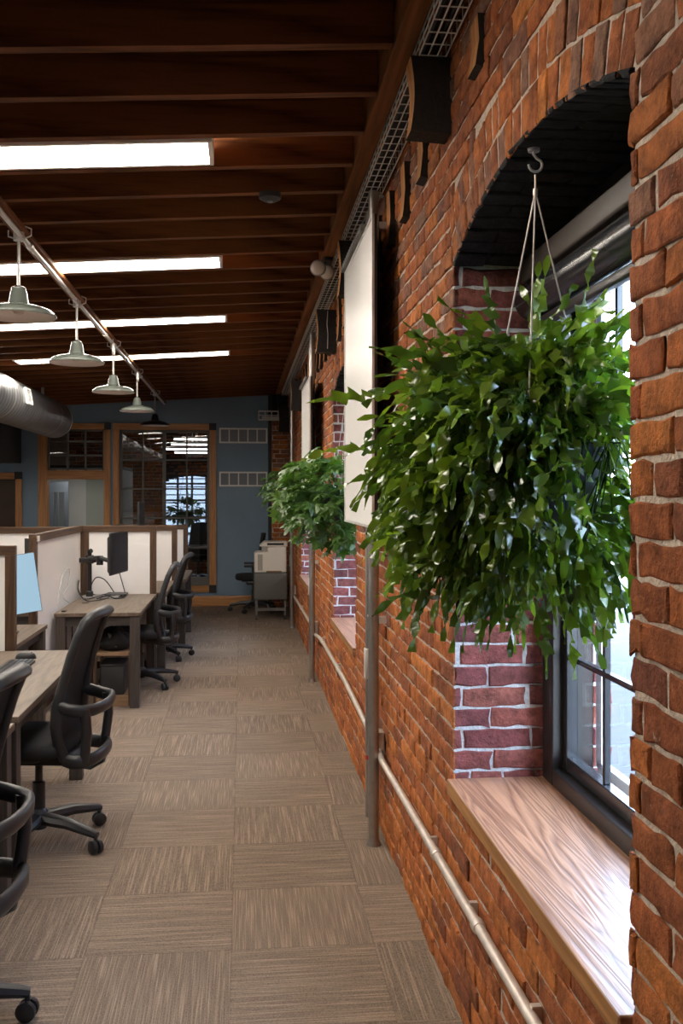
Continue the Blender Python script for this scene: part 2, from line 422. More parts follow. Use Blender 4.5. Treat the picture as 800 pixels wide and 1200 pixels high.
def courses(P, u0, u1, v0, v1, cut=None, hi=None, mi=1, phase=0.0, dep=.012):
    k0 = int(math.floor(v0 / CH)); k = k0
    while k * CH < v1:
        zb, zt = max(k * CH + JT / 2, v0), min((k + 1) * CH - JT / 2, v1)
        if zt - zb > .012:
            header = (k % 7 == 3)
            L_ = BL / 2 if header else BL
            off = ((k % 2) * (BL / 2) if not header else .05) + phase + (k * 37 % 5) * .008
            i = int(math.floor((u0 - off) / L_)) - 1
            while off + i * L_ < u1:
                a0 = off + i * L_ + JT / 2 + R.gauss(0, .002); a1 = off + (i + 1) * L_ - JT / 2 + R.gauss(0, .002)
                spans = [(max(a0, u0), min(a1, u1))]
                if cut:
                    for (c0, c1) in cut((zb + zt) / 2):
                        ns = []
                        for (s0, s1) in spans:
                            if s1 <= c0 or s0 >= c1: ns.append((s0, s1))
                            else:
                                if s0 < c0: ns.append((s0, c0))
                                if s1 > c1: ns.append((c1, s1))
                        spans = ns
                for s0, s1 in spans:
                    if s1 - s0 > .018:
                        fine = hi is None or hi(s0)
                        brick(P, [(s0, zb), (s1, zb), (s1, zt), (s0, zt)], (max(2, int((s1 - s0) / .035)), 2) if fine else (2, 1), dep, mi, a=R.random() * (1 if mi != 1 or R.random() < (.10 if zb < 1.9 else .9) else .70))  # grey-brown bricks are real; favouring them high up also paints the wall's darker top
                i += 1
        k += 1
def arch(y0, y1):
    w = y1 - y0; Rd = (w * w / 4 + ZR * ZR) / (2 * ZR); return (y0 + y1) / 2, ZP + ZR - Rd, Rd
RING = .215
def cut_wall(z):
    out = []
    for y0, y1 in WIN:
        yc, zc, Rd = arch(y0, y1)
        if ZS < z < ZP: out.append((y0 + .004, y1 - .004))
        elif z >= ZP:
            ha = math.asin((y1 - y0) / 2 / Rd)
            ro = Rd + RING
            if z < zc + ro * math.cos(ha):     # beside the ring's ends: the skewback line
                w_ = (z - zc) * math.tan(ha); out.append((yc - w_ - .004, yc + w_ + .004))
            elif z < zc + ro:
                w_ = math.sqrt(ro * ro - (z - zc) ** 2); out.append((yc - w_ - .004, yc + w_ + .004))
    return out
PW = lambda u, v, d: (XW + .0065 - d, u, v)
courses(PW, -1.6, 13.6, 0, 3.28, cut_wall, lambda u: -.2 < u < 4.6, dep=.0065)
for y0, y1 in WIN:
    yc, zc, Rd = arch(y0, y1)
    ha = math.asin((y1 - y0) / 2 / Rd)
    for ring in range(2):
        ra, rb = Rd + .003 + ring * .106, Rd + .003 + ring * .106 + .098
        n = int(2 * ha * ra / .0655) + ring
        for i in range(n):
            t0 = -ha + 2 * ha * i / n + .0045 / ra; t1 = -ha + 2 * ha * (i + 1) / n - .0045 / ra
            g = lambda t, r: (yc + r * math.sin(t), zc + r * math.cos(t))
            brick(PW, [g(t0, ra), g(t1, ra), g(t1, rb), g(t0, rb)], (2, 4), .0045, 1, .002, R.random())
    # reveals, inside and outside the window frame
    fine = (lambda u: True) if y0 < 2 else (lambda u: False)
    PF = lambda u, v, d, y=y1: (u, y + .007 - d, v)
    PN = lambda u, v, d, y=y0: (u, y - .007 + d, v)
    for Pq in (PF, PN):
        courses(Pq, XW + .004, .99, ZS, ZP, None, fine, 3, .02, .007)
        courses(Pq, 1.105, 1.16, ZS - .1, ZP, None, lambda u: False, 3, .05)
    # soffit of the arch, brick in a dark colour
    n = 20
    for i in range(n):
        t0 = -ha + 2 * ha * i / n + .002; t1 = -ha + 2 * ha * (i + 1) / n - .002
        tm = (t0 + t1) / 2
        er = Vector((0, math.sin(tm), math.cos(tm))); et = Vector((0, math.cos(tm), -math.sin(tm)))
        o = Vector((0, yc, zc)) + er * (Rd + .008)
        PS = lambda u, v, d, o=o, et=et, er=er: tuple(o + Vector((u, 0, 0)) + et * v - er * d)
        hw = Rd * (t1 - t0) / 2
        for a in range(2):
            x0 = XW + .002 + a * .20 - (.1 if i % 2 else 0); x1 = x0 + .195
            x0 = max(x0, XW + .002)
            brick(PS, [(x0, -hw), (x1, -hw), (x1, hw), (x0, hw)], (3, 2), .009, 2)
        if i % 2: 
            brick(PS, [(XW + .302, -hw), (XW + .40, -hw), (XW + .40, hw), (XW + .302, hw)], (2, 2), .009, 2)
# mortar backing: a wall with real thickness, pierced by the openings
XM, XO = XW + .0065, 1.155
def slab(y0, y1, z0, z1): wall.box(XM, XO, y0, y1, z0, z1, 0)
edges = [-3.5]
for y0, y1 in WIN:
    ya, yb = y0 - .007, y1 + .007
    slab(edges[-1], ya, 0, 3.28)
    slab(ya, yb, 0, ZS)
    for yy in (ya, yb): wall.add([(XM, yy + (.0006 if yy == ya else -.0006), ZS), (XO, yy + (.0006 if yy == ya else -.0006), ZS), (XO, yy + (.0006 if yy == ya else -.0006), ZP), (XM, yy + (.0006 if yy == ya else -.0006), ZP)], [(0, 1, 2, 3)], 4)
    yc, zc, Rd = arch(y0, y1); n = 16
    hw = (y1 - y0) / 2
    for i in range(n):
        a, b = ya + (yb - ya) * i / n, ya + (yb - ya) * (i + 1) / n
        def zz(y): return zc + math.sqrt(max((Rd + .008) ** 2 - min(abs(y - yc), hw) ** 2, 0))
        za, zb2 = zz(a), zz(b)
        vs = [(XM, a, za), (XM, b, zb2), (XM, b, 3.28), (XM, a, 3.28), (XO, a, za), (XO, b, zb2), (XO, b, 3.28), (XO, a, 3.28)]
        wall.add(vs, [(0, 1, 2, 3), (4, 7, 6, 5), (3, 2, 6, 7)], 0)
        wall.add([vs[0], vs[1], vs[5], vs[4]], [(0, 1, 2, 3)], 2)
    edges.append(yb)
slab(edges[-1], 19.2, 0, 3.28)
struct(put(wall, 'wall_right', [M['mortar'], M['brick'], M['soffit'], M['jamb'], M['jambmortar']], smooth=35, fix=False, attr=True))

# --- windows of the brick wall
def window(i, y0, y1):
    w = thing('window_%d' % i, 'dark framed window with divided panes in the brick wall', 'window', (.97, (y0 + y1) / 2, ZS), kind='structure')
    del w['label']; del w['category']
    fr = MB()
    J = .095; zb, zt = .70, 2.24
    a, b = y0 + .008, y1 - .008
    fr.box(.935, 1.065, a, a + J, zb - .02, zt + .16); fr.box(.935, 1.065, b - J, b, zb - .02, zt + .16)
    fr.box(.935, 1.065, a + J, b - J, zb - .02, zb + .05); fr.box(.94, 1.065, a + J, b - J, zt - .02, zt + .16)
    put(fr, 'window_frame', M['bronze'], w, bevel=.004)
    sa = MB(); A, B = a + J, b - J; Z0, Z1, ZM = zb + .05, zt - .02, 1.425
    for (z0, z1, x) in ((Z0, ZM + .03, .985), (ZM - .02, Z1, 1.02)):
        s_ = .035
        sa.box(x - .018, x + .018, A, A + s_, z0, z1); sa.box(x - .018, x + .018, B - s_, B, z0, z1)
        sa.box(x - .018, x + .018, A + s_, B - s_, z0, z0 + .045); sa.box(x - .018, x + .018, A + s_, B - s_, z1 - .045, z1)
        for k in (1, 2, 3):
            y = A + s_ + (B - A - 2 * s_) * k / 4; sa.box(x - .010, x + .010, y - .007, y + .007, z0 + .045, z1 - .045)
        zm = (z0 + z1) / 2 - .01
        sa.box(x - .011, x + .011, A + s_, B - s_, zm - .008, zm + .008)
    put(sa, 'window_sash', M['bronzehi'], w, bevel=.003)
    g = MB()
    g.box(.983, .987, A + .02, B - .02, Z0 + .02, ZM + .01); g.box(1.018, 1.022, A + .02, B - .02, ZM, Z1 - .02)
    put(g, 'window_pane', M['glass'], w, smooth=0)
    # storm frame outside
    st = MB(); st.box(1.075, 1.10, A - .01, A + .035, Z0, Z1); st.box(1.075, 1.10, B - .035, B + .01, Z0, Z1); st.box(1.075, 1.10, A, B, Z0 - .02, Z0 + .02)
    put(st, 'storm_frame', M['white'], w, bevel=.003)
    s = MB(); s.box(.632, .940, y0 + .004, y1 - .002, .655, .700)
    s.mi = [1, 0, 0, 0, 0, 0]
    so = put(s, 'window_sill', [M['sill'], M['silledge']], w, bevel=.004)
    return w
for i, (y0, y1) in enumerate(WIN): window(i + 1, y0, y1)
for i, (y0, y1) in enumerate(WIN):
    b = thing('roller_blind', ['dark roller blind rolled up above the large hanging fern', 'dark roller blind in the second arched window, behind the broad-leaved plant', 'dark roller blind in the arched window closest to the printer'][i], 'blind', (.90, (y0 + y1) / 2, 2.09))
    m = MB(); m.rbox(.86, .93, y0 + .02, y1 - .02, 2.235, 2.305, .008, axis='y'); put(m, 'fascia', M['taupe'], b)
    m = MB(); m.lathe([(.0, y0 + .03), (.055, y0 + .03), (.055, y1 - .03), (0, y1 - .03)], (.925 - .03, 0, 2.175), 20, 'y'); put(m, 'roller', M['bronzehi'], b)
    m = MB(); m.rbox(.885, .915, y0 + .04, y1 - .04, 2.085, 2.115, .008, axis='y'); put(m, 'bottom_bar', M['bronze'], b)

# --- outside
def out_struct(mb, name, mat): return struct(put(mb, name, mat, smooth=0))
m = MB(); m.box(1.35, 60, -40, 60, -4.2, -4.0); out_struct(m, 'exterior_ground', M['asphalt'])
for k, (x, y) in enumerate(((4.3, 7.5), (5.6, 8.5), (7.2, 9.5), (9.5, 12))):
    m = MB(); m.box(x, x + .22, y - 6, y + 9, -4.0, -3.985); out_struct(m, 'trim_%d' % (k + 1), M['linewhite'])
m = MB()
m.box(16, 26, -20, 34, -4, 9)
for k in range(60): m.box(15.94, 16, -20, 34, -4 + k * .2, -4 + k * .2 + .17)
bl = thing('building', 'pale clapboard building across the street seen through the window beside the hanging fern', 'building', (16, 7, -4))
put(m, 'siding_wall', M['siding'], bl, smooth=0)

# --- back wall with two framed openings
bw = MB()
T0, T1 = YB, YB + .14
OL = (-2.735, -1.885); OR = (-1.72, -.45)
bw.box(-7.5, -4.3, T0, T1, 0, 3.25); bw.box(-4.3, -3.05, T0, T1, 1.80, 3.25); bw.box(-3.05, OL[0], T0, T1, 0, 3.25)
bw.box(OL[0], OL[1], T0, T1, 2.52, 3.25); bw.box(OL[1], OR[0], T0, T1, 0, 3.25)
bw.box(OR[0], OR[1], T0, T1, 0, .27); bw.box(OR[0], OR[1], T0, T1, 2.52, 3.25); bw.box(OR[1], XW + .01, T0, T1, 0, 3.25)
struct(put(bw, 'wall_back', M['wallblue'], smooth=0))
# return and brick pilaster in the corner
m = MB(); m.box(.375, .43, 13.50, YB, 0, 3.2); struct(put(m, 'trim_5', M['darkbox'], smooth=0))
wall = MB()
courses(lambda u, v, d: (u, 13.40 - d, v), .425, XW, 0, 2.62, None, lambda u: False)
wall.box(.425, XW + .01, 13.40, YB, 0, 2.62, 0)
wall.box(.425, XW + .01, 13.38, YB, 2.62, 3.2, 2)
struct(put(wall, 'wall_pier', [M['mortar'], M['brick'], M['soffit']], smooth=35, fix=False, attr=True))
m = MB()
m.prism([(13.575, 0), (YB, 0), (YB, .145), (13.588, .145), (13.578, .12), (13.575, .06)], 'x', -1.8, .37)
struct(put(m, 'baseboard_back', M['oakx'], smooth=0, bevel=.003))

# interior windows / frames on the back wall
def bar(mb, x0, x1, z0, z1, y0=T0 - .03, y1=T1 + .01): mb.box(x0, x1, y0, y1, z0, z1)
def part(n, parent, mat, boxes, y0, y1, bevel=.003, smooth=40, label=None):
    mb = MB()
    for b in boxes: mb.box(b[0], b[1], y0, y1, b[2], b[3])
    return put(mb, n, mat, parent, bevel=bevel, smooth=smooth, label=label)
fy0, fy1 = T0 - .03, T1 + .005
wr = struct(bpy.data.objects.new('window_4', None)); wr.location = (-1.08, YB, .2); COL.objects.link(wr)
part('frame_stile', wr, M['oak'], [(-1.80, -1.715, .2, 2.50)], fy0, fy1); part('frame_stile', wr, M['oak'], [(-.455, -.36, .30, 2.50)], fy0, fy1)
part('frame_rail', wr, M['oakx'], [(-1.80, -.46, 2.50, 2.59)], fy0, fy1); part('frame_rail', wr, M['oakx'], [(-1.715, -.46, .20, .29)], fy0, fy1)
part('corner_plate', wr, M['darkbox'], [(-.46, -.36, 2.50, 2.60)], fy0 - .004, fy1); part('corner_plate', wr, M['darkbox'], [(-.46, -.36, .19, .30)], fy0 - .004, fy1)
gx = [-1.70, -1.391, -1.093, -.776, -.465]; gz = [2.495, 2.076, 1.665, 1.253, .83, .40, .29]
mb = MB()
for k, x in enumerate(gx): mb.box(x - (.024 if k in (0, 2, 4) else .011), x + (.024 if k in (0, 2, 4) else .011), T0 + .02, T0 + .06, .29, 2.5)
for k, z in enumerate(gz[:-1]): mb.box(gx[0], gx[-1], T0 + .02, T0 + .06, z - .012 if k else z - .03, z + .012)
put(mb, 'sash_grid', M['cart'], wr, smooth=0)
part('lower_panel', wr, M['cart'], [(gx[0], gx[-1], .29, .40)], T0 + .025, T0 + .055)
part('pane', wr, M['intglass'], [(gx[0], gx[-1], .40, 2.47)], T0 + .038, T0 + .042, 0, 0)
wl = struct(bpy.data.objects.new('window_5', None)); wl.location = (-2.3, YB, 0); COL.objects.link(wl)
part('frame_stile', wl, M['oak'], [(-2.82, -2.70, 0, 2.50)], fy0, fy1); part('frame_stile', wl, M['oak'], [(-1.925, -1.835, 0, 2.50)], fy0, fy1)
part('frame_rail', wl, M['oakx'], [(-2.82, -1.92, 2.50, 2.585)], fy0, fy1); part('frame_rail', wl, M['oakx'], [(-2.70, -1.925, 1.80, 1.925)], fy0, fy1)
part('corner_plate', wl, M['darkbox'], [(-1.92, -1.83, 2.50, 2.595)], fy0 - .004, fy1)
mb = MB()
for x in (-2.69, -2.43, -2.185, -1.935): mb.box(x - .014, x + .014, T0 + .02, T0 + .06, 1.925, 2.5)
for z in (1.945, 2.135, 2.33, 2.49): mb.box(-2.70, -1.93, T0 + .02, T0 + .06, z - .014, z + .014)
put(mb, 'sash_grid', M['cart'], wl, smooth=0)
part('pane', wl, M['intglass'], [(-2.69, -1.935, 1.93, 2.49)], T0 + .038, T0 + .042, 0, 0)
wd = struct(bpy.data.objects.new('window_6', None)); wd.location = (-3.6, YB, 0); COL.objects.link(wd)
part('frame_stile', wd, M['oak'], [(-3.13, -3.04, 0, 1.80)], fy0, fy1); part('frame_rail', wd, M['oakx'], [(-4.3, -3.14, 1.80, 1.89)], fy0, fy1)
part('corner_plate', wd, M['darkbox'], [(-3.14, -3.04, 1.80, 1.90)], fy0 - .004, fy1)
part('blind_panel', wd, M['brownpanel'], [(-4.3, -3.13, 0, 1.80)], T0 + .02, T0 + .05)

# --- the rooms beyond
m = MB(); m.box(-3.3, -2.46, 15.4, 15.5, 0, 1.95); struct(put(m, 'wall_office', M['plaster'], smooth=0))
m = MB(); m.box(-2.46, -1.80, 15.4, 15.5, 0, 1.95); struct(put(m, 'wall_office_side', M['greygreen'], smooth=0))
m = MB(); m.box(-1.80, -1.74, YB + .15, 15.5, 0, 1.95); struct(put(m, 'wall_divider', M['plaster'], smooth=0))
m = MB(); m.box(-3.36, -3.30, YB + .15, 15.5, 0, 1.95); struct(put(m, 'wall_office_end', M['plaster'], smooth=0))
m = MB(); m.box(-3.36, -1.74, YB + .15, 15.5, 1.95, 2.0); struct(put(m, 'ceiling_office', M['darkbox'], smooth=0))
dr = struct(bpy.data.objects.new('door_1', None)); dr.location = (-2.8, 14.75, 0); COL.objects.link(dr)
part('door_rail', dr, M['doorblue'], [(-2.90, -2.62, 0, .35), (-2.90, -2.62, 1.02, 1.06), (-2.90, -2.62, 1.62, 1.78), (-2.90, -2.84, .35, 1.62), (-2.68, -2.62, .35, 1.62), (-2.79, -2.765, .35, 1.62)], 14.75, 14.79)
part('door_pane', dr, M['intglass'], [(-2.84, -2.68, .35, 1.62)], 14.765, 14.77, 0, 0)
# far brick wall with an arched window, its plant, chair and table
wall = MB()
fw0, fw1, fz0, fz1 = -1.52, -.42, .5, 1.80
courses(lambda u, v, d: (u, 18.6 - d, v), -3.3, .65, 0, 3.2, lambda z: [(fw0, fw1)] if fz0 < z < fz1 + .15 * math.sqrt(max(0, 1)) else [], lambda u: False)
wall.box(-7.5, fw0, 18.6, 19.0, 0, 3.2); wall.box(fw1, XW, 18.6, 19.0, 0, 3.2); wall.box(fw0, fw1, 18.6, 19.0, 0, fz0)
n = 12
for i in range(n):
    a, b = fw0 + (fw1 - fw0) * i / n, fw0 + (fw1 - fw0) * (i + 1) / n
    z = fz1 + .15 * math.sin(PI * (i + .5) / n) ** .6
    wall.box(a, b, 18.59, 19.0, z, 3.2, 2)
struct(put(wall, 'wall_far', [M['mortar'], M['brick'], M['soffit']], smooth=0, fix=False, attr=True))
w7 = struct(bpy.data.objects.new('window_7', None)); w7.location = (-1, 18.8, .5); COL.objects.link(w7)
mb = MB()
for k in range(5): x = fw0 + (fw1 - fw0) * k / 4; mb.box(x - .02, x + .02, 18.78, 18.84, fz0, fz1 + .15)
for k in range(5): z = fz0 + (fz1 - fz0) * k / 4; mb.box(fw0, fw1, 18.78, 18.84, z - .02, z + .02)
put(mb, 'sash_grid', M['cart'], w7, smooth=0)
part('pane', w7, M['glass'], [(fw0, fw1, fz0, fz1 + .15)], 18.805, 18.81, 0, 0)
m = MB(); m.box(-9, 6, 24, 30, -4, 6)
for k in range(50): m.box(-9, 6, 23.95, 24, -4 + k * .2, -4 + k * .2 + .165)
fb = thing('building', 'white clapboard building outside the far office window behind the glass partition', 'building', (-1.5, 24, -4)); put(m, 'siding_wall', M['siding'], fb, smooth=0)

# ------------------------------------------------------------------ ceiling: joists, ledger beam, lights
def YJ(k): return 2.93 + .36 * k
jm = MB(); jm.box(-7.4, .472, 0, .042, 2.965, 3.204, shear=.06)
jme = jm.mesh('ceiling_joist', [M['joist']], (0, 0, 0), 0)
for k in range(-12, 30):
    if YJ(k) > 13.5: continue
    o = bpy.data.objects.new('ceiling_joist', jme); o.location = (0, YJ(k), 0); COL.objects.link(o)
    tag(o, 'dark stained timber joist running across the open ceiling', 'joist', 'ceiling joists')
m = MB(); m.box(.478, .546, -3.4, 13.35, 2.965, 3.205, shear=.06)
tag(put(m, 'ledger_beam', M['beam'], org=(.56, 5, 2.99), smooth=0, bevel=.003), 'brown timber ledger beam along the top of the brick wall', 'beam')
def light(y, label, x0=-2.13, x1=-.115, group='strip lights between the joists', mat='strip'):
    zc = 2.962
    t = thing('ceiling_light', label, 'light', ((x0 + x1) / 2, y, Zc((x0 + x1) / 2)), group)
    w = .137; e = .018
    mb = MB()
    for (a, b, c, d) in ((x0, x1, -w, -w + e), (x0, x1, w - e, w), (x0, x0 + e, -w + e, w - e), (x1 - e, x1, -w + e, w - e)):
        mb.box(a, b, y + c, y + d, zc + .0, zc + .075, shear=.06)
    put(mb, 'frame', M['white'], t, smooth=0)
    mb = MB(); mb.box(x0 + e, x1 - e, y - w + e, y + w - e, zc + .012, zc + .03, shear=.06)
    put(mb, 'diffuser', M[mat], t, smooth=0)
    return t
lab = {2: 'long white ceiling light, largest of the row, near the top of the open ceiling', 7: 'long white ceiling light, second in the row from the top of the ceiling', 12: 'long white ceiling light, third in the row, above the pendant lamps', 17: 'long white ceiling light, closest to the blue grey back wall'}
light(YJ(-3) + .201, 'long white ceiling light overhead, out of the picture')
for k in lab: light(YJ(k) + .201, lab[k])
for k in (-3, 4, 11, 18): light(YJ(k) + .201, 'long white ceiling light over the unseen half of the office', -6.6, -4.6, 'strip lights over the other half of the office')
# lights of the rooms beyond
for (x0, x1, y, z) in ((-1.05, -.35, 15.0, 2.44), (-1.15, -.35, 15.8, 2.40), (-1.3, -.4, 16.6, 2.36), (-1.2, -.4, 17.3, 2.33)):
    t = thing('ceiling_light', 'white strip light seen through the glass of the room beyond', 'light', ((x0 + x1) / 2, y, z), 'strip lights of the room beyond')
    mb = MB(); mb.box(x0, x1, y - .035, y + .035, z, z + .02); put(mb, 'diffuser', M['roomlight'], t, smooth=0)
    mb = MB(); mb.box(x0 - .01, x1 + .01, y - .045, y + .045, z + .02, z + .05); mb.box((x0 + x1) / 2 - .01, (x0 + x1) / 2 + .01, y - .01, y + .01, z + .05, 3.14); put(mb, 'housing', M['white'], t, smooth=0)
t = thing('ceiling_light', 'white ceiling panel light in the small office behind the doorway', 'light', (-2.4, 14.5, 1.9))
mb = MB(); mb.box(-2.7, -2.1, 14.35, 14.65, 1.915, 1.925); put(mb, 'diffuser', M['roomlight'], t, smooth=0)
mb = MB(); mb.box(-2.72, -2.08, 14.33, 14.67, 1.925, 1.95); put(mb, 'housing', M['white'], t, smooth=0)

# ------------------------------------------------------------------ pendant rail and lamps
XP = -1.09
m = MB(); m.box(XP - .035, XP + .035, 1.2, 13.55, 2.872, 2.897)
tag(put(m, 'lamp_rail', M['beam'], org=(XP, 7, 2.88), smooth=0, bevel=.003), 'brown timber rail under the joists carrying the pendant lamps', 'rail')
m = MB(); m.tube([(XP + .01, 1.3, 2.856), (XP + .01, 13.5, 2.856)], .013, 10)
for k in range(9): 
    y = 2.3 + k * 1.35; m.lathe([(.018, y - .03), (.018, y + .03)], (XP + .01, 0, 2.856), 10, 'y', caps=True)
tag(put(m, 'rail_conduit', M['galv'], org=(XP, 7, 2.856)), 'thin steel conduit clipped beneath the timber lamp rail', 'conduit')
def pendant(x, y, zr, mat, lining, label, group):
    t = thing('pendant_lamp', label, 'lamp', (x, y, zr), group)
    m = MB(); m.lathe([(.178, zr), (.181, zr + .005), (.176, zr + .016), (.160, zr + .031), (.130, zr + .044), (.095, zr + .053), (.064, zr + .060), (.050, zr + .068)], (x, y, 0), 40)
    put(m, 'shade', mat, t, smooth=60)
    m = MB(); m.lathe([(.177, zr + .001), (.172, zr + .014), (.156, zr + .027), (.127, zr + .040), (.09, zr + .048), (.0, zr + .056)], (x, y, 0), 40)
    put(m, 'shade_lining', lining, t, smooth=60, label='white inside of the shade')
    m = MB(); m.lathe([(0, zr + .012), (.022, zr + .016), (.032, zr + .032), (.026, zr + .052)], (x, y, 0), 16); put(m, 'bulb', M['cream'], t)
    m = MB(); m.lathe([(.052, zr + .064), (.046, zr + .085), (.040, zr + .120), (.036, zr + .126), (.036, zr + .142), (.020, zr + .150), (.010, zr + .155)], (x, y, 0), 24); put(m, 'socket_cap', mat, t)
    m = MB(); m.tube([(x, y, zr + .15), (x, y, 2.845)], .0085, 8); put(m, 'rod', M['strut'], t)
    m = MB(); m.lathe([(0, 2.828), (.026, 2.83), (.026, 2.872), (0, 2.873)], (x, y, 0), 16)
    m.tube([(x - .05, y, 2.88), (x - .055, y + .02, 2.855), (x, y + .03, 2.84), (x + .055, y + .02, 2.862), (x + .06, y, 2.89), (x + .03, y - .01, 2.9)], .004, 6)
    put(m, 'mount', M['galv'], t)
    return t
pl = ['sage grey dome pendant lamp, largest of the row, beside the long ceiling light', 'sage grey dome pendant lamp, second in the row along the timber rail', 'sage grey dome pendant lamp, third in the row along the timber rail', 'sage grey dome pendant lamp, smallest of the grey ones, next to the black lamp']
for y, l in zip((4.80, 6.45, 8.26, 10.10), pl): pendant(XP, y, 2.455, M['enamel'], M['enamelwhite'], l, 'pendant lamps on the rail')
pendant(XP, 12.15, 2.455, M['blackenamel'], M['enamelwhite'], 'black dome pendant lamp hanging in front of the framed glass partition', 'pendant lamps on the rail')
for y, l in ((8.0, 'small white cable coil tied to the rail before the third lamp'), (9.85, 'small white cable coil tied to the rail by the fourth grey lamp')):
    m = MB()
    for q in range(3):
        m.tube([(XP + .03 + .005 * q, y + .03 * math.cos(2 * PI * k / 14), 2.79 + .045 * math.sin(2 * PI * k / 14)) for k in range(15)], .006, 6)
    m.tube([(XP + .03, y, 2.835), (XP + .03, y, 2.895)], .003, 6)
    tag(put(m, 'cable_coil', M['white'], org=(XP, y, 2.75)), l, 'cable')

# ------------------------------------------------------------------ spiral duct
dt = thing('spiral_duct', 'round spiral metal air duct hanging under the joists by the dark wall', 'duct', (-2.3, 7, 2.285))
prof = [(.0, 1.0), (.218, 1.0)]
y = 1.0
while y < 11.9:
    prof += [(.218, y + .02), (.2235, y + .03), (.2235, y + .045), (.218, y + .055), (.218, y + .1)]; y += .1
prof += [(.222, 12.0), (.20, 12.03), (0, 12.03)]
m = MB(); m.lathe(prof, (-2.3, 0, 2.505), 40, 'y'); put(m, 'duct_tube', M['duct'], dt, smooth=30)
for yy in (3.0, 6.0, 9.0, 11.3):
    m = MB(); m.lathe([(.228, yy), (.228, yy + .03)], (-2.3, 0, 2.505), 40, 'y'); m.box(-2.315, -2.285, yy, yy + .03, 2.73, 2.83); put(m, 'hanger_strap', M['galv'], dt)
mr = Matrix.Rotation(math.radians(-10), 3, 'Y')
m = MB(); c = Vector((-2.3, 9.55, 2.505)) + Vector((math.cos(math.radians(10)) * .228, 0, math.sin(math.radians(10)) * .228))
for (a, b, p, q) in ((-.11, .11, .065, .08), (-.11, .11, -.08, -.065), (-.11, -.095, -.065, .065), (.095, .11, -.065, .065)):
    m.obox(c + mr @ Vector((0, (a + b) / 2, (p + q) / 2)), (.02, b - a, q - p), mr)
for k in range(6): m.obox(c + mr @ Vector((0, 0, -.05 + k * .02)), (.012, .2, .008), mr)
put(m, 'grille', M['white'], dt, label='white grille on the duct')

# ------------------------------------------------------------------ timber stubs in the wall under the beam
stub_rows = {0: (.525, 2.72, 3.0), 6: (.520, 2.66, 2.99), 10: (.512, 2.57, 2.86), 20: (.52, 2.49, 2.80), 28: (.50, 2.45, 2.78)}
big_lab = {0: 'large dark timber end jutting from the brick under the cable tray near the arch', 6: 'dark timber end jutting from the wall just behind the top of the large whiteboard', 10: 'dark timber end with a hanging wire beyond the large whiteboard', 20: 'dark timber end on the wall past the second whiteboard', 28: 'dark timber end in the far corner next to the silver pole'}
for k in range(-1, 29):
    y = YJ(k) - (.01 if k > -1 else .07)
    if k in stub_rows:
        xl, zb, zt = stub_rows[k]
        zt = min(zt, 2.953)
        t = thing('timber_end', big_lab[k], 'timber', ((xl + XW) / 2, y, zb), 'large timber ends on the brick wall')
        m = MB()
        n = 8
        poly = [(XW + .02, zb - .008), (XW + .02, zt)] + [(xl + .012 * math.sin(PI * i / n), zt - (zt - zb) * i / n) for i in range(n + 1)]
        m.prism(poly, 'y', y, y + .09)
        m.mi = [1, 1, 1, 1] + [0] * 8 + [1]  # shade colour on every face but the brown left side
        o = put(m, 'timber_block', [M['stub'], M['stubshade']], t, smooth=0)
        if k == 10:
            m = MB(); m.tube([(.59, y - .008, zt - .01), (.585, y - .008, zt - .1), (.592, y - .008, zt - .17), (.588, y - .008, zb + .02)], .003, 6); put(m, 'hanging_wire', M['greycord'], t)
    else:
        zb = {-1: 2.74, 1: 2.70, 2: 2.665, 3: 2.655}.get(k, 2.60 + .03 * R.random()); zt = 2.88
        m = MB(); xl = .626 - .006 * R.random()
        poly = [(XW + .02, zb - .01), (XW + .02, zt), (xl + .006, zt), (xl + .010, (zt + zb) / 2), (xl + .004, zb + .03), (xl, zb)]
        m.prism(poly, 'y', y, y + .09); m.mi = [1, 1, 1, 1, 0, 0, 0, 1]  # left side stays brown wood, the other faces take the shade colour
        o = put(m, 'timber_stub', [M['stub'], M['stubshade']], org=(.63, y, zb), smooth=0)
        tag(o, 'small sawn timber stub set in the brick wall below the cable tray', 'timber', 'small timber stubs in the brick')

# ------------------------------------------------------------------ cable tray
ct = thing('cable_tray', 'silver wire mesh cable tray running under the ledger beam along the brick wall', 'tray', (.58, 6, 2.87))
x0, x1, z0, z1 = .553, .638, 2.958, 3.010
m = MB()
for (x, z) in ((x0, z1), (x0, (z0 + z1) / 2), (x0, z0), (x0 + .028, z0), (x0 + .057, z0), (x1, z0), (x1, z1)):
    m.tube([(x, -1, z), (x, 13.2, z)], .0028, 5)
put(m, 'long_wire', M['traywire'], ct)
m = MB(); y = -.9
while y < 13.1:
    m.tube([(x0, y, z1), (x0, y, z0), (x1, y, z0), (x1, y, z1)], .0026, 5); y += .075
put(m, 'wire_mesh', M['traywire'], ct)
for k in range(12):
    y = -.5 + k * 1.2; m = MB(); m.box(x1 - .03, XW - .002, y, y + .03, z0 - .008, z0 - .003); put(m, 'bracket', M['galv'], ct)
m = MB()
for k in range(4):
    m.tube([(x0 + .012 + .018 * k + .004 * math.sin(i * 1.3 + k), -.8 + i * .7, z0 + .012 + .006 * (k % 2)) for i in range(20)], .007, 6)
tag(put(m, 'data_cable', M['cord'], org=(.58, 6, 2.88)), 'bundle of black cables lying in the wire cable tray', 'cable')
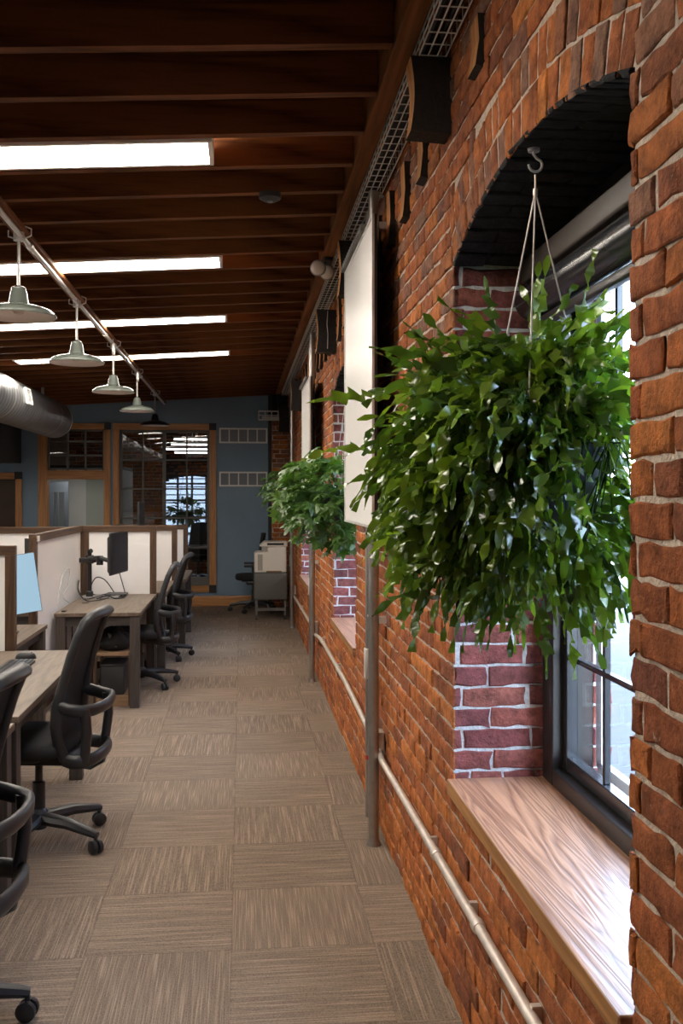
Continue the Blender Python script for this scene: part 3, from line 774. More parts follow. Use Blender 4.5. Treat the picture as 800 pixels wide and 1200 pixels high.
# short tray across the corner
m = MB()
for (yy, z) in ((13.22, 2.63), (13.22, 2.69), (13.22, 2.75), (13.34, 2.63), (13.34, 2.75)): m.tube([(.23, yy, z), (.62, yy, z)], .006, 6)
for k in range(5):
    x = .235 + k * .09; m.tube([(x, 13.34, 2.75), (x, 13.34, 2.63), (x, 13.22, 2.63), (x, 13.22, 2.75)], .006, 6)
t = thing('cable_tray', 'short wire cable tray with silver light in the dark upper corner by the vents', 'tray', (.42, 13.3, 2.6))
put(m, 'wire_basket', M['traywire'], t)
m = MB(); m.tube([(.28, 13.28, 2.66), (.55, 13.28, 2.66)], .02, 8); put(m, 'cable_bundle', M['galv'], t)
m = MB(); m.tube([(.50, 13.28, 2.75), (.50, 13.28, 3.10)], .010, 8); m.tube([(.40, 13.28, 2.75), (.40, 13.28, 3.10)], .010, 8); put(m, 'hanger_rod', M['darkbox'], t)

# emergency light and sensor
t = thing('emergency_light', 'twin head emergency spotlight fixed to the ledger beam above the whiteboard', 'light', (.47, 5.72, 2.9))
m = MB(); m.rbox(.485, .54, 5.60, 5.84, 2.972, 2.994, .01); m.tube([(.50, 5.66, 2.975), (.48, 5.64, 2.95), (.46, 5.63, 2.935)], .008, 8); m.tube([(.525, 5.79, 2.975), (.525, 5.79, 2.95), (.522, 5.785, 2.94)], .008, 8); put(m, 'bracket', M['black'], t)
for (x, y, z) in ((.452, 5.60, 2.925), (.520, 5.75, 2.935)):
    m = MB(); d = Vector((-.35, -.9, -.12)).normalized(); c = Vector((x, y, z))
    q = d.to_track_quat('Z', 'Y').to_matrix()
    rings = []
    for r, h in ((.012, -.05), (.035, -.035), (.046, -.005), (.048, .012), (.040, .016)):
        rings.append([c + q @ Vector((r * math.cos(2 * PI * k / 20), r * math.sin(2 * PI * k / 20), h)) for k in range(20)])
    m.loft(rings, True, True); h = put(m, 'lamp_head', M['grillgrey'], t)
    m = MB(); m.loft([[c + q @ Vector((r * math.cos(2 * PI * k / 20), r * math.sin(2 * PI * k / 20), g)) for k in range(20)] for r, g in ((.041, .0165), (.036, .021), (.02, .025), (.004, .026))], True, True); put(m, 'lens', M['cream'], h)
t = thing('smoke_detector', 'small round dark smoke detector under a ceiling joist', 'detector', (.13, 4.39, 2.95))
m = MB(); m.lathe([(.0, 2.937), (.03, 2.938), (.05, 2.95), (.052, 2.973), (0, 2.9735)], (.13, 4.39, 0), 24); put(m, 'housing', M['darkbox'], t)
m = MB(); m.lathe([(0, 2.93), (.012, 2.932), (.014, 2.9385)], (.13, 4.39, 0), 12); put(m, 'sensor_button', M['grillgrey'], t)

# ------------------------------------------------------------------ steel poles, whiteboards, wall conduit
def pole(y, label, zs=0.0):
    t = thing('steel_pole', label, 'pole', (.592, y, 0), 'steel service poles along the brick wall')
    m = MB(); m.tube([(.592, y, .004), (.592, y, 2.95)], .024, 16); put(m, 'main_pipe', M['strut'], t)
    m = MB(); m.lathe([(.034, 0), (.034, .006), (.026, .02), (.025, .03)], (.592, y, 0), 16, caps=True); put(m, 'foot_plate', M['strut'], t)
    m = MB(); m.tube([(.592, y + .17, .07), (.592, y + .17, 2.90)], .0155, 12); put(m, 'side_pipe', M['strut'], t)
    m = MB(); m.lathe([(.0165, .34), (.0165, .36)], (.592, y + .17, 0), 12); put(m, 'tape_band', M['red'], t, label='red tape band')
    for z in (1.0, 2.78):
        m = MB(); m.box(.616, XW - .002, y - .02, y + .02, z, z + .03); put(m, 'pipe_clamp', M['galv'], t)
        m = MB(); m.tube([(.592, y, z + .015), (.592, y + .17, z + .015)], .009, 8); put(m, 'spacer', M['galv'], t)
    m = MB(); m.rbox(.572, .60, y + .14, y + .195, .72, .86, .006); put(m, 'switch_box', M['galv'], t, label='pale switch box')
    m = MB(); m.rbox(.61, XW - .002, y + .02, y + .10, .395, .50, .01); put(m, 'junction_box', M['conduit'], t)
pole(4.24, 'grey steel service pole under the large whiteboard, nearest along the brick wall')
pole(8.0, 'grey steel service pole under the second plant, middle of three')
pole(11.25, 'grey steel service pole beside the printer')
def board(y0, y1, z0, z1, label):
    t = thing('whiteboard', label, 'whiteboard', (.55, (y0 + y1) / 2, z0), 'whiteboards on the wall poles')
    m = MB(); m.box(.543, .546, y0 + .008, y1 - .008, z0 + .008, z1 - .008); put(m, 'writing_surface', M['whiteboard'], t, smooth=0)
    m = MB(); m.box(.546, .560, y0, y1, z0, z1); put(m, 'backing', M['bronze'], t, bevel=.002)
    m = MB(); m.box(.538, .548, y0, y1, z0, z0 + .012); m.box(.538, .548, y0, y1, z1 - .012, z1); m.box(.538, .548, y0, y0 + .01, z0 + .012, z1 - .012); m.box(.538, .548, y1 - .01, y1, z0 + .012, z1 - .012)
    put(m, 'edge_trim', M['galv'], t)
    m = MB(); m.rbox(.52, .562, y0 + .25, y1, z1, z1 + .028, .006, axis='y')
    for k in range(14): m.box(.518, .523, y0 + .3 + k * .055, y0 + .32 + k * .055, z1 + .002, z1 + .026)
    put(m, 'hanging_rail', M['cart'], t)
    m = MB()
    ym = 4.24 if y0 < 5 else 8.0
    for z in (z0 + .15, z1 - .15): m.box(.556, .575, ym - .05, ym + .05, z, z + .04)
    put(m, 'mount_clip', M['galv'], t)
board(3.90, 4.97, 1.44, 2.75, 'large white board hung on the nearest steel pole beside the big fern')
board(7.55, 8.55, 1.38, 2.53, 'narrow looking white board on the middle steel pole, above the broad-leaved plant')
def conduit(pts, label, cl):
    m = MB(); m.tube(pts, .0142, 12)
    t = thing('wall_conduit', label, 'conduit', pts[0])
    put(m, 'pipe', M['conduit'], t)
    for y, z in cl:
        m = MB(); m.lathe([(.0165, y - .020), (.0188, y - .014), (.0188, y + .014), (.0165, y + .020)], (.622, 0, z), 12, 'y', caps=True)
        put(m, 'coupling', M['conduit'], t)
        m = MB(); m.box(.626, XW - .002, y + .10, y + .116, z - .019, z + .017); put(m, 'strap', M['conduit'], t)
zl = lambda y: .392 + (4.26 - y) * .0255
conduit([(.625, 4.285, .45), (.624, 4.27, .42)] + [(.622, y, zl(y)) for y in (4.2, 3.5, 3.0, 2.4, 1.7, 1.0)], 'slim metal conduit low on the brick wall below the fern window', [(3.0, zl(3.0)), (2.46, zl(2.46)), (1.9, zl(1.9))])
conduit([(.625, 8.06, .43), (.622, 8.02, .395), (.622, 7.6, .43), (.622, 7.2, .447), (.622, 5.7, .453), (.622, 4.85, .43), (.622, 4.30, .42)], 'slim metal conduit low on the wall between the first and middle poles', [(7.3, .447), (6.1, .4515)])
conduit([(.625, 11.3, .40), (.622, 11.2, .37), (.622, 9.9, .395), (.622, 8.8, .407), (.622, 8.12, .43)], 'slim metal conduit low on the wall between the middle and far poles', [(9.9, .395)])

# ------------------------------------------------------------------ return vents
def vent(x0, x1, z0, z1, label):
    t = thing('return_vent', label, 'vent', ((x0 + x1) / 2, YB, z0), 'white return vents on the back wall')
    y = YB - .018; e = .022
    m = MB(); m.box(x0, x1, y, YB, z0, z0 + e); m.box(x0, x1, y, YB, z1 - e, z1)
    for k in range(6):
        x = x0 + (x1 - x0 - e) * k / 5; m.box(x, x + e * (1 if k in (0, 5) else .75), y, YB, z0 + e, z1 - e)
    put(m, 'frame', M['white'], t, smooth=0)
    m = MB()
    for k in range(9):
        z = z0 + e + (z1 - z0 - 2 * e) * (k + .5) / 9; m.box(x0 + e, x1 - e, YB - .010, YB - .001, z - .005, z + .006)
    put(m, 'louvre', M['grillgrey'], t, smooth=0)
vent(-.318, .365, 2.318, 2.535, 'upper of the two white louvred vents on the blue grey back wall')
vent(-.318, .365, 1.70, 1.912, 'lower of the two white louvred vents on the blue grey back wall')
# ------------------------------------------------------------------ FURNITURE
exec_furniture = True
def desk(x0, x1, y0, y1, z, label, leg=.07):
    t = thing('desk', label, 'desk', ((x0 + x1) / 2, (y0 + y1) / 2, 0), 'desks along the partition')
    m = MB(); m.box(x0, x1, y0, y1, z - .028, z); put(m, 'desk_top', M['desktop'], t, bevel=.003)
    m = MB(); m.box(x0 + .03, x1 - .03, y0 + .03, y0 + .055, z - .10, z - .028); m.box(x0 + .03, x1 - .03, y1 - .055, y1 - .03, z - .10, z - .028)
    m.box(x1 - .06, x1 - .035, y0 + .055, y1 - .055, z - .09, z - .028); m.box(x0 + .035, x0 + .06, y0 + .055, y1 - .055, z - .09, z - .028)
    put(m, 'apron', M['apron'], t, smooth=0)
    for (a, b) in ((x0 + .01, y0 + .01), (x1 - .01 - leg, y0 + .01), (x0 + .01, y1 - .01 - leg), (x1 - .01 - leg, y1 - .01 - leg)):
        m = MB(); m.box(a, a + leg, b, b + leg, 0, z - .028); put(m, 'leg', M['deskleg'], t, bevel=.003)
    m = MB(); m.lathe([(.0, z), (.03, z + .001), (.03, z + .004), (.022, z + .005), (0, z + .004)], (x0 + .12, (y0 + y1) / 2, 0), 16); put(m, 'cable_grommet', M['black'], t)
    return t
desk(-1.37, -.745, 7.13, 8.46, .71, 'wooden desk with dark legs carrying the black monitor arm')
desk(-1.48, -.87, 3.83, 5.45, .71, 'wooden desk holding a keyboard beside the mesh chair')
desk(-1.48, -.88, 2.20, 3.81, .69, 'wooden desk nearest the viewer, mostly hidden by the cropped chair')
desk(-1.37, -.67, 8.56, 9.74, .71, 'wooden desk behind the first white partition')
desk(-1.30, -.57, 9.86, 11.10, .71, 'wooden desk at the far end of the row near the back wall')
desk(-2.20, -1.30, 5.60, 6.55, .71, 'wooden desk behind the front partition, under the light blue screen')
desk(-2.9, -1.49, 7.2, 8.44, .71, 'wooden desk on the far side of the long partition')

def partition(axis, c, a0, a1, z1, label, z0=.06, fr=.055, th=.05):
    if axis == 'y':   # stands across: panel in the x-z plane at y = c
        B = lambda p0, p1, q0, q1, t: (p0, p1, c - t / 2, c + t / 2, q0, q1); loc = ((a0 + a1) / 2, c, 0)
    else:
        B = lambda p0, p1, q0, q1, t: (c - t / 2, c + t / 2, p0, p1, q0, q1); loc = (c, (a0 + a1) / 2, 0)
    t = thing('partition', label, 'partition', loc, 'white desk partitions in brown frames')
    for a in (a0, a1 - fr):
        m = MB(); m.box(*B(a, a + fr, 0, z1 - fr, th)); put(m, 'stile', M['walnut'], t, bevel=.003)
    m = MB(); m.box(*B(a0, a1, z1 - fr, z1, th)); put(m, 'top_rail', M['walnutx' if axis == 'y' else 'walnuty'], t, bevel=.003)
    m = MB(); m.box(*B(a0 + fr, a1 - fr, z0, z0 + .06, th)); put(m, 'bottom_rail', M['walnutx' if axis == 'y' else 'walnuty'], t, bevel=.003)
    m = MB(); m.box(*B(a0 + fr, a1 - fr, z0 + .06, z1 - fr, .02)); put(m, 'infill', M['board'], t, smooth=0)
    return t
partition('y', 8.50, -1.385, -.75, 1.31, 'white partition in a brown frame behind the monitor arm')
p = partition('x', -1.41, 6.60, 8.52, 1.312, 'long white partition in a brown frame running beside the desk with loose cables')
partition('y', 8.50, -3.3, -1.44, 1.30, 'white partition in a brown frame left of the long side partition')
partition('y', 5.50, -2.5, -1.265, 1.295, 'white partition in a brown frame at the end of the desk with the keyboard')
partition('y', 9.80, -1.385, -.655, 1.27, 'white partition in a brown frame, second behind the monitor')
partition('y', 11.40, -1.385, -.635, 1.225, 'white partition in a brown frame closest to the glass partition')
partition('x', -1.41, 8.54, 11.42, 1.24, 'long white partition along the far desks')
m = MB(); m.box(-1.385, -1.38, 6.64, 6.70, 1.262, 1.30); put(m, 'name_plate', M['white'], p)

# ---- mesh office chair; local: seat faces +Y
def make_chair(label):
    t = thing('office_chair', label, 'chair', (0, 0, 0), 'black mesh office chairs')
    star = MB()
    star.lathe([(.0, .07), (.035, .07), (.045, .10), (.04, .145), (.028, .16), (0, .16)], (0, 0, 0), 16)
    tips = []
    for k in range(5):
        a = PI / 2 + 2 * PI * k / 5
        d = Vector((math.cos(a), math.sin(a), 0)); tips.append(d)
        star.tube([d * .03 + Vector((0, 0, .115)), d * .17 + Vector((0, 0, .112)), d * .30 + Vector((0, 0, .088)), d * .325 + Vector((0, 0, .082))], [.036, .031, .022, .018], 8, flat=(.85, 1.0), up=(0, 0, 1))
    b = put(star, 'star_base', M['frameblk'], t)
    for d in tips:
        c = MB(); s = Vector((-d.y, d.x, 0)); o = d * .318
        ax = (s * .9 + d * .3).normalized()
        q = ax.to_track_quat('Z', 'Y').to_matrix()
        for sg in (-1, 1):
            rings = [[o + Vector((0, 0, .031)) + q @ Vector((r * math.cos(2 * PI * k / 16), r * math.sin(2 * PI * k / 16), h)) for k in range(16)] for r, h in ((.018, sg * .005), (.030, sg * .006), (.031, sg * .012), (.030, sg * .022), (.022, sg * .026))]
            c.loft(rings, True, True)
        c.tube([o + Vector((0, 0, .05)), o + Vector((0, 0, .085))], .009, 8)
        put(c, 'caster', M['black'], b)
    m = MB(); m.lathe([(.028, .14), (.028, .28), (.017, .285), (.017, .40)], (0, 0, 0), 16, caps=True); put(m, 'gas_lift', M['black'], t)
    m = MB(); m.rbox(-.10, .10, -.17, .13, .375, .425, .03); m.rbox(-.16, .16, -.05, .06, .405, .432, .02)
    m.tube([(.13, .04, .40), (.25, .05, .395), (.29, .06, .42)], .007, 8); put(m, 'tilt_mechanism', M['black'], t)
    # seat cushion with a waterfall front
    m = MB(); rings = []
    for h, sx, sy, dz in ((.428, .215, .21, 0), (.438, .240, .235, 0), (.462, .250, .245, 0), (.486, .245, .240, 0), (.500, .225, .22, 0), (.506, .17, .165, 0), (.507, .06, .06, 0)):
        ring = []
        for k in range(40):
            a = 2 * PI * k / 40; ca, sa = math.cos(a), math.sin(a); e = .45
            x = sx * math.copysign(abs(ca) ** e, ca); yy = sy * math.copysign(abs(sa) ** e, sa)
            zz = h - (.035 * max(0, yy / .245 - .55) ** 1.5 if yy > 0 else 0)
            ring.append((x, yy + .075, zz))
        rings.append(ring)
    m.loft(rings, True, True); put(m, 'seat', M['fabric'], t, smooth=70)
    # back: S-curved frame
    side = [(.170, -.170, .425), (.190, -.148, .50), (.200, -.138, .58), (.200, -.146, .66), (.192, -.170, .76), (.185, -.200, .87), (.178, -.230, .96), (.166, -.258, 1.022)]
    fm = MB()
    left = [(-x, y, z) for x, y, z in side]
    topc = [(-.14, -.281, 1.048), (-.07, -.299, 1.056), (0, -.304, 1.058), (.07, -.299, 1.056), (.14, -.281, 1.048)]
    loop = left + topc + side[::-1]
    rad = [.022] * 4 + [.019] * 4 + [.022, .024, .025, .024, .022] + [.019] * 4 + [.022] * 4
    fm.tube(loop, rad, 10, flat=(1.15, .75), up=(0, 1, 0))
    fm.tube([(-.170, -.170, .425), (-.09, -.180, .420), (0, -.184, .418), (.09, -.180, .420), (.170, -.170, .425)], .020, 10)
    put(fm, 'back_frame', M['frameblk'], t, smooth=60)
    lm = MB()
    up_ = [(-.198, -.146, .665), (-.205, -.195, .650), (-.192, -.250, .640), (-.150, -.292, .640), (-.08, -.312, .640), (0, -.318, .640)]
    up_ += [(-x, y, z) for x, y, z in up_[-2::-1]]
    lm.tube(up_, .023, 10, flat=(1.25, .75), up=(0, 0, 1))
    lo = [(-.170, -.170, .425), (-.185, -.205, .418), (-.175, -.245, .418), (-.140, -.278, .420), (-.08, -.295, .422), (0, -.300, .422)]
    lo += [(-x, y, z) for x, y, z in lo[-2::-1]]
    lm.tube(lo, .024, 10, flat=(1.3, .75), up=(0, 0, 1))
    for s in (-1, 1):
        lm.tube([(s * .180, -.262, .65), (s * .178, -.270, .55), (s * .166, -.255, .415)], .024, 10, flat=(1.0, .9))
    put(lm, 'lumbar_loop', M['frameblk'], t, smooth=60)
    # mesh between the rails (with thickness)
    mm = MB(); nz = len(side)
    for off in (0, ):
        rings = []
        for i in range(nz):
            x, y, z = side[i]
            row = [(x * (q / 4), y + .022 * (1 - (q / 4) ** 2) * (1 if i < 5 else .3), z) for q in range(-4, 5)]
            rings.append(row)
        x, y, z = 0, 0, 0
        rings.append([(topc[2][0] + .14 * (q / 4), -.304 + .024 * abs(q / 4) ** 2, 1.052) for q in range(-4, 5)])
        mm.loft(rings, False)
    o = put(mm, 'back_mesh', M['meshfab'], t, smooth=60, fix=False)
    md = o.modifiers.new('thick', 'SOLIDIFY'); md.thickness = .006
    sp = MB(); sp.tube([(0, -.05, .40), (0, -.14, .355), (0, -.24, .345), (0, -.295, .375), (0, -.302, .425)], .014, 8, flat=(.6, 1.8), up=(0, 0, 1)); put(sp, 'back_support', M['frameblk'], t)
    return t
ch = make_chair('black mesh office chair at the keyboard desk, whole backrest and two casters in view')
ch.location = (-.915, 4.42, 0); ch.rotation_euler.z = math.radians(90 - 7)
c1 = dup(ch, (-.955, 2.88, 0), math.radians(90 - 5), 'black mesh office chair cut off by the frame edge, closest to the viewer')
c3 = dup(ch, (-.835, 8.00, 0), math.radians(90 + 2), 'black mesh office chair tucked under the desk with the monitor arm')
c4 = dup(ch, (-.79, 9.33, 0), math.radians(90 - 4), 'black mesh office chair at the desk behind the first partition')
c3.scale.z = c4.scale.z = .95
for c_, a_ in ((ch, 13), (c1, 51), (c3, 59), (c4, 60)):
    for q in c_.children:
        if q.name.startswith('star_base'): q.rotation_euler.z = math.radians(a_)

# chair by the printer, with arms
t = thing('office_chair', 'black high-back office chair with armrests behind the printer', 'chair', (.16, 12.92, 0))
for c_ in ch.children:
    if c_.name.split('.')[0] in ('star_base', 'gas_lift', 'tilt_mechanism', 'seat'): dup(c_, None, parent=t)
m = MB(); m.rbox(.16 - .02, .16 + .40, 12.72, 13.14, .56, .62, .02); m = MB()
rings = []
for z, w, x in ((.52, .20, .39), (.60, .225, .41), (.75, .23, .415), (.90, .225, .43), (1.02, .21, .45), (1.06, .17, .455)):
    rings.append([(x - .165 + dx, 12.92 + w * sy, z) for dx, sy in ((0, -.95), (-.02, -.6), (-.028, 0), (-.02, .6), (0, .95), (.03, .9), (.04, 0), (.03, -.9))])
m.loft(rings, True, True); put(m, 'backrest', M['fabric'], t, smooth=50)
for s in (-1, 1):
    m = MB(); y = 12.92 + s * .27
    m.tube([(.16, y - s * .06, .44), (.155, y, .46), (.15, y, .62)], .014, 8); m.rbox(.03, .26, y - .035, y + .035, .62, .65, .02); put(m, 'armrest', M['black'], t)
m = MB(); m.tube([(.26, 12.92, .41), (.36, 12.92, .43), (.37, 12.92, .56)], .02, 8, flat=(.6, 1.6)); put(m, 'back_support', M['black'], t)

# ---- under-desk shelf and bag
t = thing('shelf_unit', 'low brown open shelf under the desk with the monitor arm', 'shelf', (-1.0, 7.55, 0))
x0, x1, y0, y1 = -1.10, -.825, 7.22, 7.60
m = MB(); m.box(x0 + .02, x1 - .02, y0, y1, .375, .40); put(m, 'shelf_board', M['shelfwood'], t, bevel=.002)
m = MB(); m.box(x0 + .02, x1 - .02, y0, y1, .05, .075); put(m, 'shelf_board', M['shelfwood'], t, bevel=.002)
for x in (x0, x1 - .02):
    m = MB(); m.box(x, x + .02, y0, y0 + .05, 0, .40); m.box(x, x + .02, y1 - .05, y1, 0, .40); put(m, 'upright', M['walnut'], t, bevel=.002)
m = MB(); m.box(x0 + .02, x1 - .02, y0, y0 + .02, .0, .05); put(m, 'plinth', M['shelfwood'], t, bevel=.002)
t = thing('bag', 'slumped black bag on the low shelf under the desk', 'bag', (-.96, 7.5, .40))
m = MB(); rings = []
for i in range(9):
    a = i / 8; z = .402 + .15 * a; k = math.sin(PI * (.18 + .8 * a)) ** .6
    rings.append([(-.96 + .125 * k * math.cos(2 * PI * j / 24) * (1 + .06 * math.sin(5 * a + 3 * j)), 7.42 + .18 * k * math.sin(2 * PI * j / 24), z - .03 * math.sin(j * .9) * a) for j in range(24)])
m.loft(rings, True, True); put(m, 'body', M['fabric'], t, smooth=80)
m = MB(); m.tube([(-.96, 7.34, .50), (-.99, 7.30, .53), (-.97, 7.28, .47), (-.93, 7.26, .44)], .012, 8, flat=(.4, 1.4)); put(m, 'strap', M['black'], t)
m = MB(); m.rbox(-1.06, -.88, 7.27, 7.56, .077, .29, .015)
t = thing('storage_box', 'black box on the bottom board of the under-desk shelf', 'box', (-.97, 7.5, .076)); put(m, 'box_body', M['darkbox'], t)
m = MB(); m.rbox(-1.065, -.875, 7.265, 7.565, .29, .305, .015); put(m, 'box_lid', M['black'], t)

# ---- monitor on an arm
t = thing('monitor', 'black monitor on a pole-mounted arm standing on the wooden desk', 'monitor', (-1.28, 8.2, .71))
m = MB(); m.rbox(-1.36, -1.04, 8.10, 8.28, .7105, .722, .03); put(m, 'base_plate', M['strut'], t, label='silver grey flat base plate')
m = MB(); m.tube([(-1.28, 8.2, .72), (-1.28, 8.2, 1.10)], .018, 14); m.lathe([(.03, .72), (.03, .76), (.02, .77)], (-1.28, 8.2, 0), 14); put(m, 'pole', M['black'], t)
m = MB(); m.lathe([(.033, 1.00), (.036, 1.01), (.036, 1.06), (.033, 1.07)], (-1.28, 8.2, 0), 16, caps=True)
m.rbox(-1.36, -1.22, 8.14, 8.20, 1.01, 1.05, .012); m.tube([(-1.28, 8.17, 1.045), (-1.17, 8.02, 1.06), (-1.08, 7.92, 1.04)], .022, 10, flat=(.8, 1)); m.lathe([(.028, 1.0), (.028, 1.075)], (-1.17, 8.02, 0), 14, caps=True)
m.tube([(-1.28, 8.17, 1.10), (-1.26, 8.15, 1.11)], .02, 8)
put(m, 'arm', M['black'], t)
P0, P1 = Vector((-1.02, 7.60, 0)), Vector((-.945, 8.08, 0))
d = (P1 - P0).normalized(); nrm = Vector((d.y, -d.x, 0)); cc = (P0 + P1) / 2
Mx = Matrix((nrm, d, Vector((0, 0, 1)))).transposed()
m = MB(); m.obox(cc + Vector((0, 0, 1.11)) - nrm * .011, (.018, .486, .335), Mx); put(m, 'bezel', M['black'], t, bevel=.004)
m = MB(); m.obox(cc + Vector((0, 0, 1.114)) - nrm * .0010, (.003, .468, .312), Mx); put(m, 'screen', M['screen'], t, smooth=0)
m = MB(); rings = []
for w, h, k in ((.46, .31, .02), (.40, .27, .045), (.26, .20, .062), (.12, .12, .066)):
    rings.append([cc + Vector((0, 0, 1.105)) - nrm * k + d * a * w / 2 + Vector((0, 0, b * h / 2)) for a, b in ((-1, -1), (1, -1), (1, 1), (-1, 1))])
m.loft(rings, True, True); put(m, 'back_cover', M['black'], t, smooth=0, bevel=.006)
# tablet-like dock and cables on the desk
m = MB(); m.rbox(-1.16, -.98, 8.22, 8.40, .7105, .735, .02); t = thing('dock', 'flat black dock with cables on the desk behind the monitor arm', 'dock', (-1.07, 8.31, .71)); put(m, 'case', M['black'], t)
m = MB(); m.box(-1.11, -1.03, 8.218, 8.222, .716, .728); put(m, 'port_strip', M['grillgrey'], t)
def cable(pts, r, mat, label, group='loose cables on the desk'):
    P = [Vector(p) for p in pts]; out = []
    for i in range(len(P) - 1):
        p0, p1, p2, p3 = P[max(i - 1, 0)], P[i], P[i + 1], P[min(i + 2, len(P) - 1)]
        for k in range(6):
            s = k / 6
            out.append(.5 * ((2 * p1) + (p2 - p0) * s + (2 * p0 - 5 * p1 + 4 * p2 - p3) * s * s + (3 * p1 - p0 - 3 * p2 + p3) * s ** 3))
    out.append(P[-1])
    m = MB(); m.tube(out, r, 6); return tag(put(m, 'cable', mat, org=tuple(P[0]), smooth=60), label, 'cable', group)
cable([(-1.06, 8.25, .725), (-1.15, 8.0, .716), (-1.25, 7.9, .716), (-1.33, 7.95, .78), (-1.345, 8.05, .87), (-1.34, 8.0, .80), (-1.30, 8.05, .716), (-1.2, 8.12, .727), (-1.1, 8.2, .727)], .005, M['cord'], 'black cable looping up beside the monitor pole')
cable([(-1.0, 8.3, .74), (-.97, 8.0, .80), (-.985, 7.86, .93), (-.99, 7.84, .97)], .004, M['cord'], 'black cable rising to the underside of the monitor')
cable([(-1.1, 8.36, .74), (-1.18, 8.40, .84), (-1.26, 8.40, .86), (-1.30, 8.36, .76), (-1.24, 8.33, .716), (-1.12, 8.34, .737)], .005, M['cord'], 'black cable in a low loop against the white partition')
cable([(-1.2, 8.06, .716), (-1.12, 8.14, .727), (-1.05, 8.05, .717), (-.98, 8.12, .72), (-1.02, 8.24, .727)], .005, M['cord'], 'black cable lying flat in front of the dock')
cable([(-1.375, 7.30, .74), (-1.372, 7.45, .94), (-1.37, 7.75, .99), (-1.372, 7.70, .86), (-1.37, 7.5, .79), (-1.37, 7.75, .718)], .0035, M['greycord'], 'thin grey cable looping against the long side partition')
cable([(-1.33, 7.62, .64), (-1.32, 7.6, .5), (-1.34, 7.62, .3), (-1.36, 7.65, .15), (-1.35, 7.7, .07)], .005, M['cord'], 'black cable hanging below the desk in front of the partition')
m = MB(); m.rbox(-1.33, -1.30, 7.2, 7.26, .7105, .722, .006); tag(put(m, 'pen_box', M['black'], org=(-1.315, 7.23, .71)), 'tiny black box on the corner of the monitor desk', 'box')

# ---- light blue screen behind the front partition
t = thing('monitor', 'light blue screen standing tilted behind the front white partition', 'monitor', (-1.51, 6.05, .71))
rot = Matrix.Rotation(math.radians(-8), 3, 'Y') @ Matrix.Rotation(math.radians(14), 3, 'Z')
c = Vector((-1.51, 6.05, 1.005))
m = MB(); m.obox(c, (.50, .018, .37), rot); put(m, 'bezel', M['black'], t, bevel=.003)
m = MB(); m.obox(c + rot @ Vector((0, -.010, 0)), (.494, .003, .364), rot); put(m, 'screen', M['bluescreen'], t, smooth=0)
m = MB(); m.tube([(-1.52, 6.10, .72), (-1.52, 6.09, .95)], .018, 10); m.rbox(-1.64, -1.40, 6.02, 6.2, .7105, .722, .03); put(m, 'stand', M['black'], t)
t = thing('monitor', 'small dark monitor back turned edge-on above the light blue screen', 'monitor', (-1.56, 7.5, .71))
rot = Matrix.Rotation(math.radians(-58), 3, 'Z')
c = Vector((-1.60, 7.45, 1.165))
m = MB(); m.obox(c, (.24, .02, .16), rot); put(m, 'bezel', M['darkbox'], t, bevel=.004)
m = MB(); m.obox(c + rot @ Vector((0, .011, 0)), (.225, .003, .145), rot); put(m, 'screen', M['screen'], t, smooth=0)
m = MB(); m.tube([(-1.61, 7.47, 1.12), (-1.56, 7.49, 1.02), (-1.56, 7.5, .722)], .012, 8); m.rbox(-1.62, -1.50, 7.4, 7.6, .7105, .722, .02); put(m, 'stand', M['black'], t)
t = thing('monitor', 'thin black monitor edge rising above the partition before the far glass', 'monitor', (-.95, 9.2, .71))
m = MB(); m.rbox(-.965, -.945, 8.95, 9.45, 1.16, 1.515, .004, axis='x'); put(m, 'bezel', M['black'], t)
m = MB(); m.box(-.9445, -.9425, 8.965, 9.435, 1.175, 1.50); put(m, 'screen', M['screen'], t, smooth=0)
m = MB(); m.tube([(-.97, 9.2, .72), (-.97, 9.2, 1.3)], .016, 10); m.rbox(-1.08, -.86, 9.08, 9.32, .7105, .722, .03); put(m, 'stand', M['black'], t)

# ---- keyboard and mouse
t = thing('keyboard', 'black keyboard on the wooden desk beside the cropped chair', 'keyboard', (-1.13, 4.85, .71))
m = MB(); m.rbox(-1.20, -1.065, 4.66, 5.06, .7105, .724, .008); put(m, 'case', M['black'], t)
m = MB()
for i in range(5):
    for j in range(14): m.box(-1.19 + i * .0245, -1.19 + i * .0245 + .019, 4.675 + j * .027, 4.675 + j * .027 + .022, .724, .731)
put(m, 'keys', M['frameblk'], t, smooth=0)
t = thing('mouse', 'black mouse on the wooden desk above the keyboard', 'mouse', (-1.14, 5.18, .71))
m = MB(); rings = []
for i in range(7):
    a = i / 6; k = math.cos(a * PI / 2) ** .5
    rings.append([(-1.14 + .055 * k * math.cos(2 * PI * j / 20), 5.18 + .032 * k * math.sin(2 * PI * j / 20), .7105 + .034 * math.sin(a * PI / 2)) for j in range(20)])
m.loft(rings, True, True); put(m, 'shell', M['black'], t, smooth=60)
m = MB(); m.lathe([(.0, 5.176), (.007, 5.176), (.007, 5.184), (0, 5.184)], (-1.11, 0, .741), 10, 'y'); put(m, 'scroll_wheel', M['grillgrey'], t)

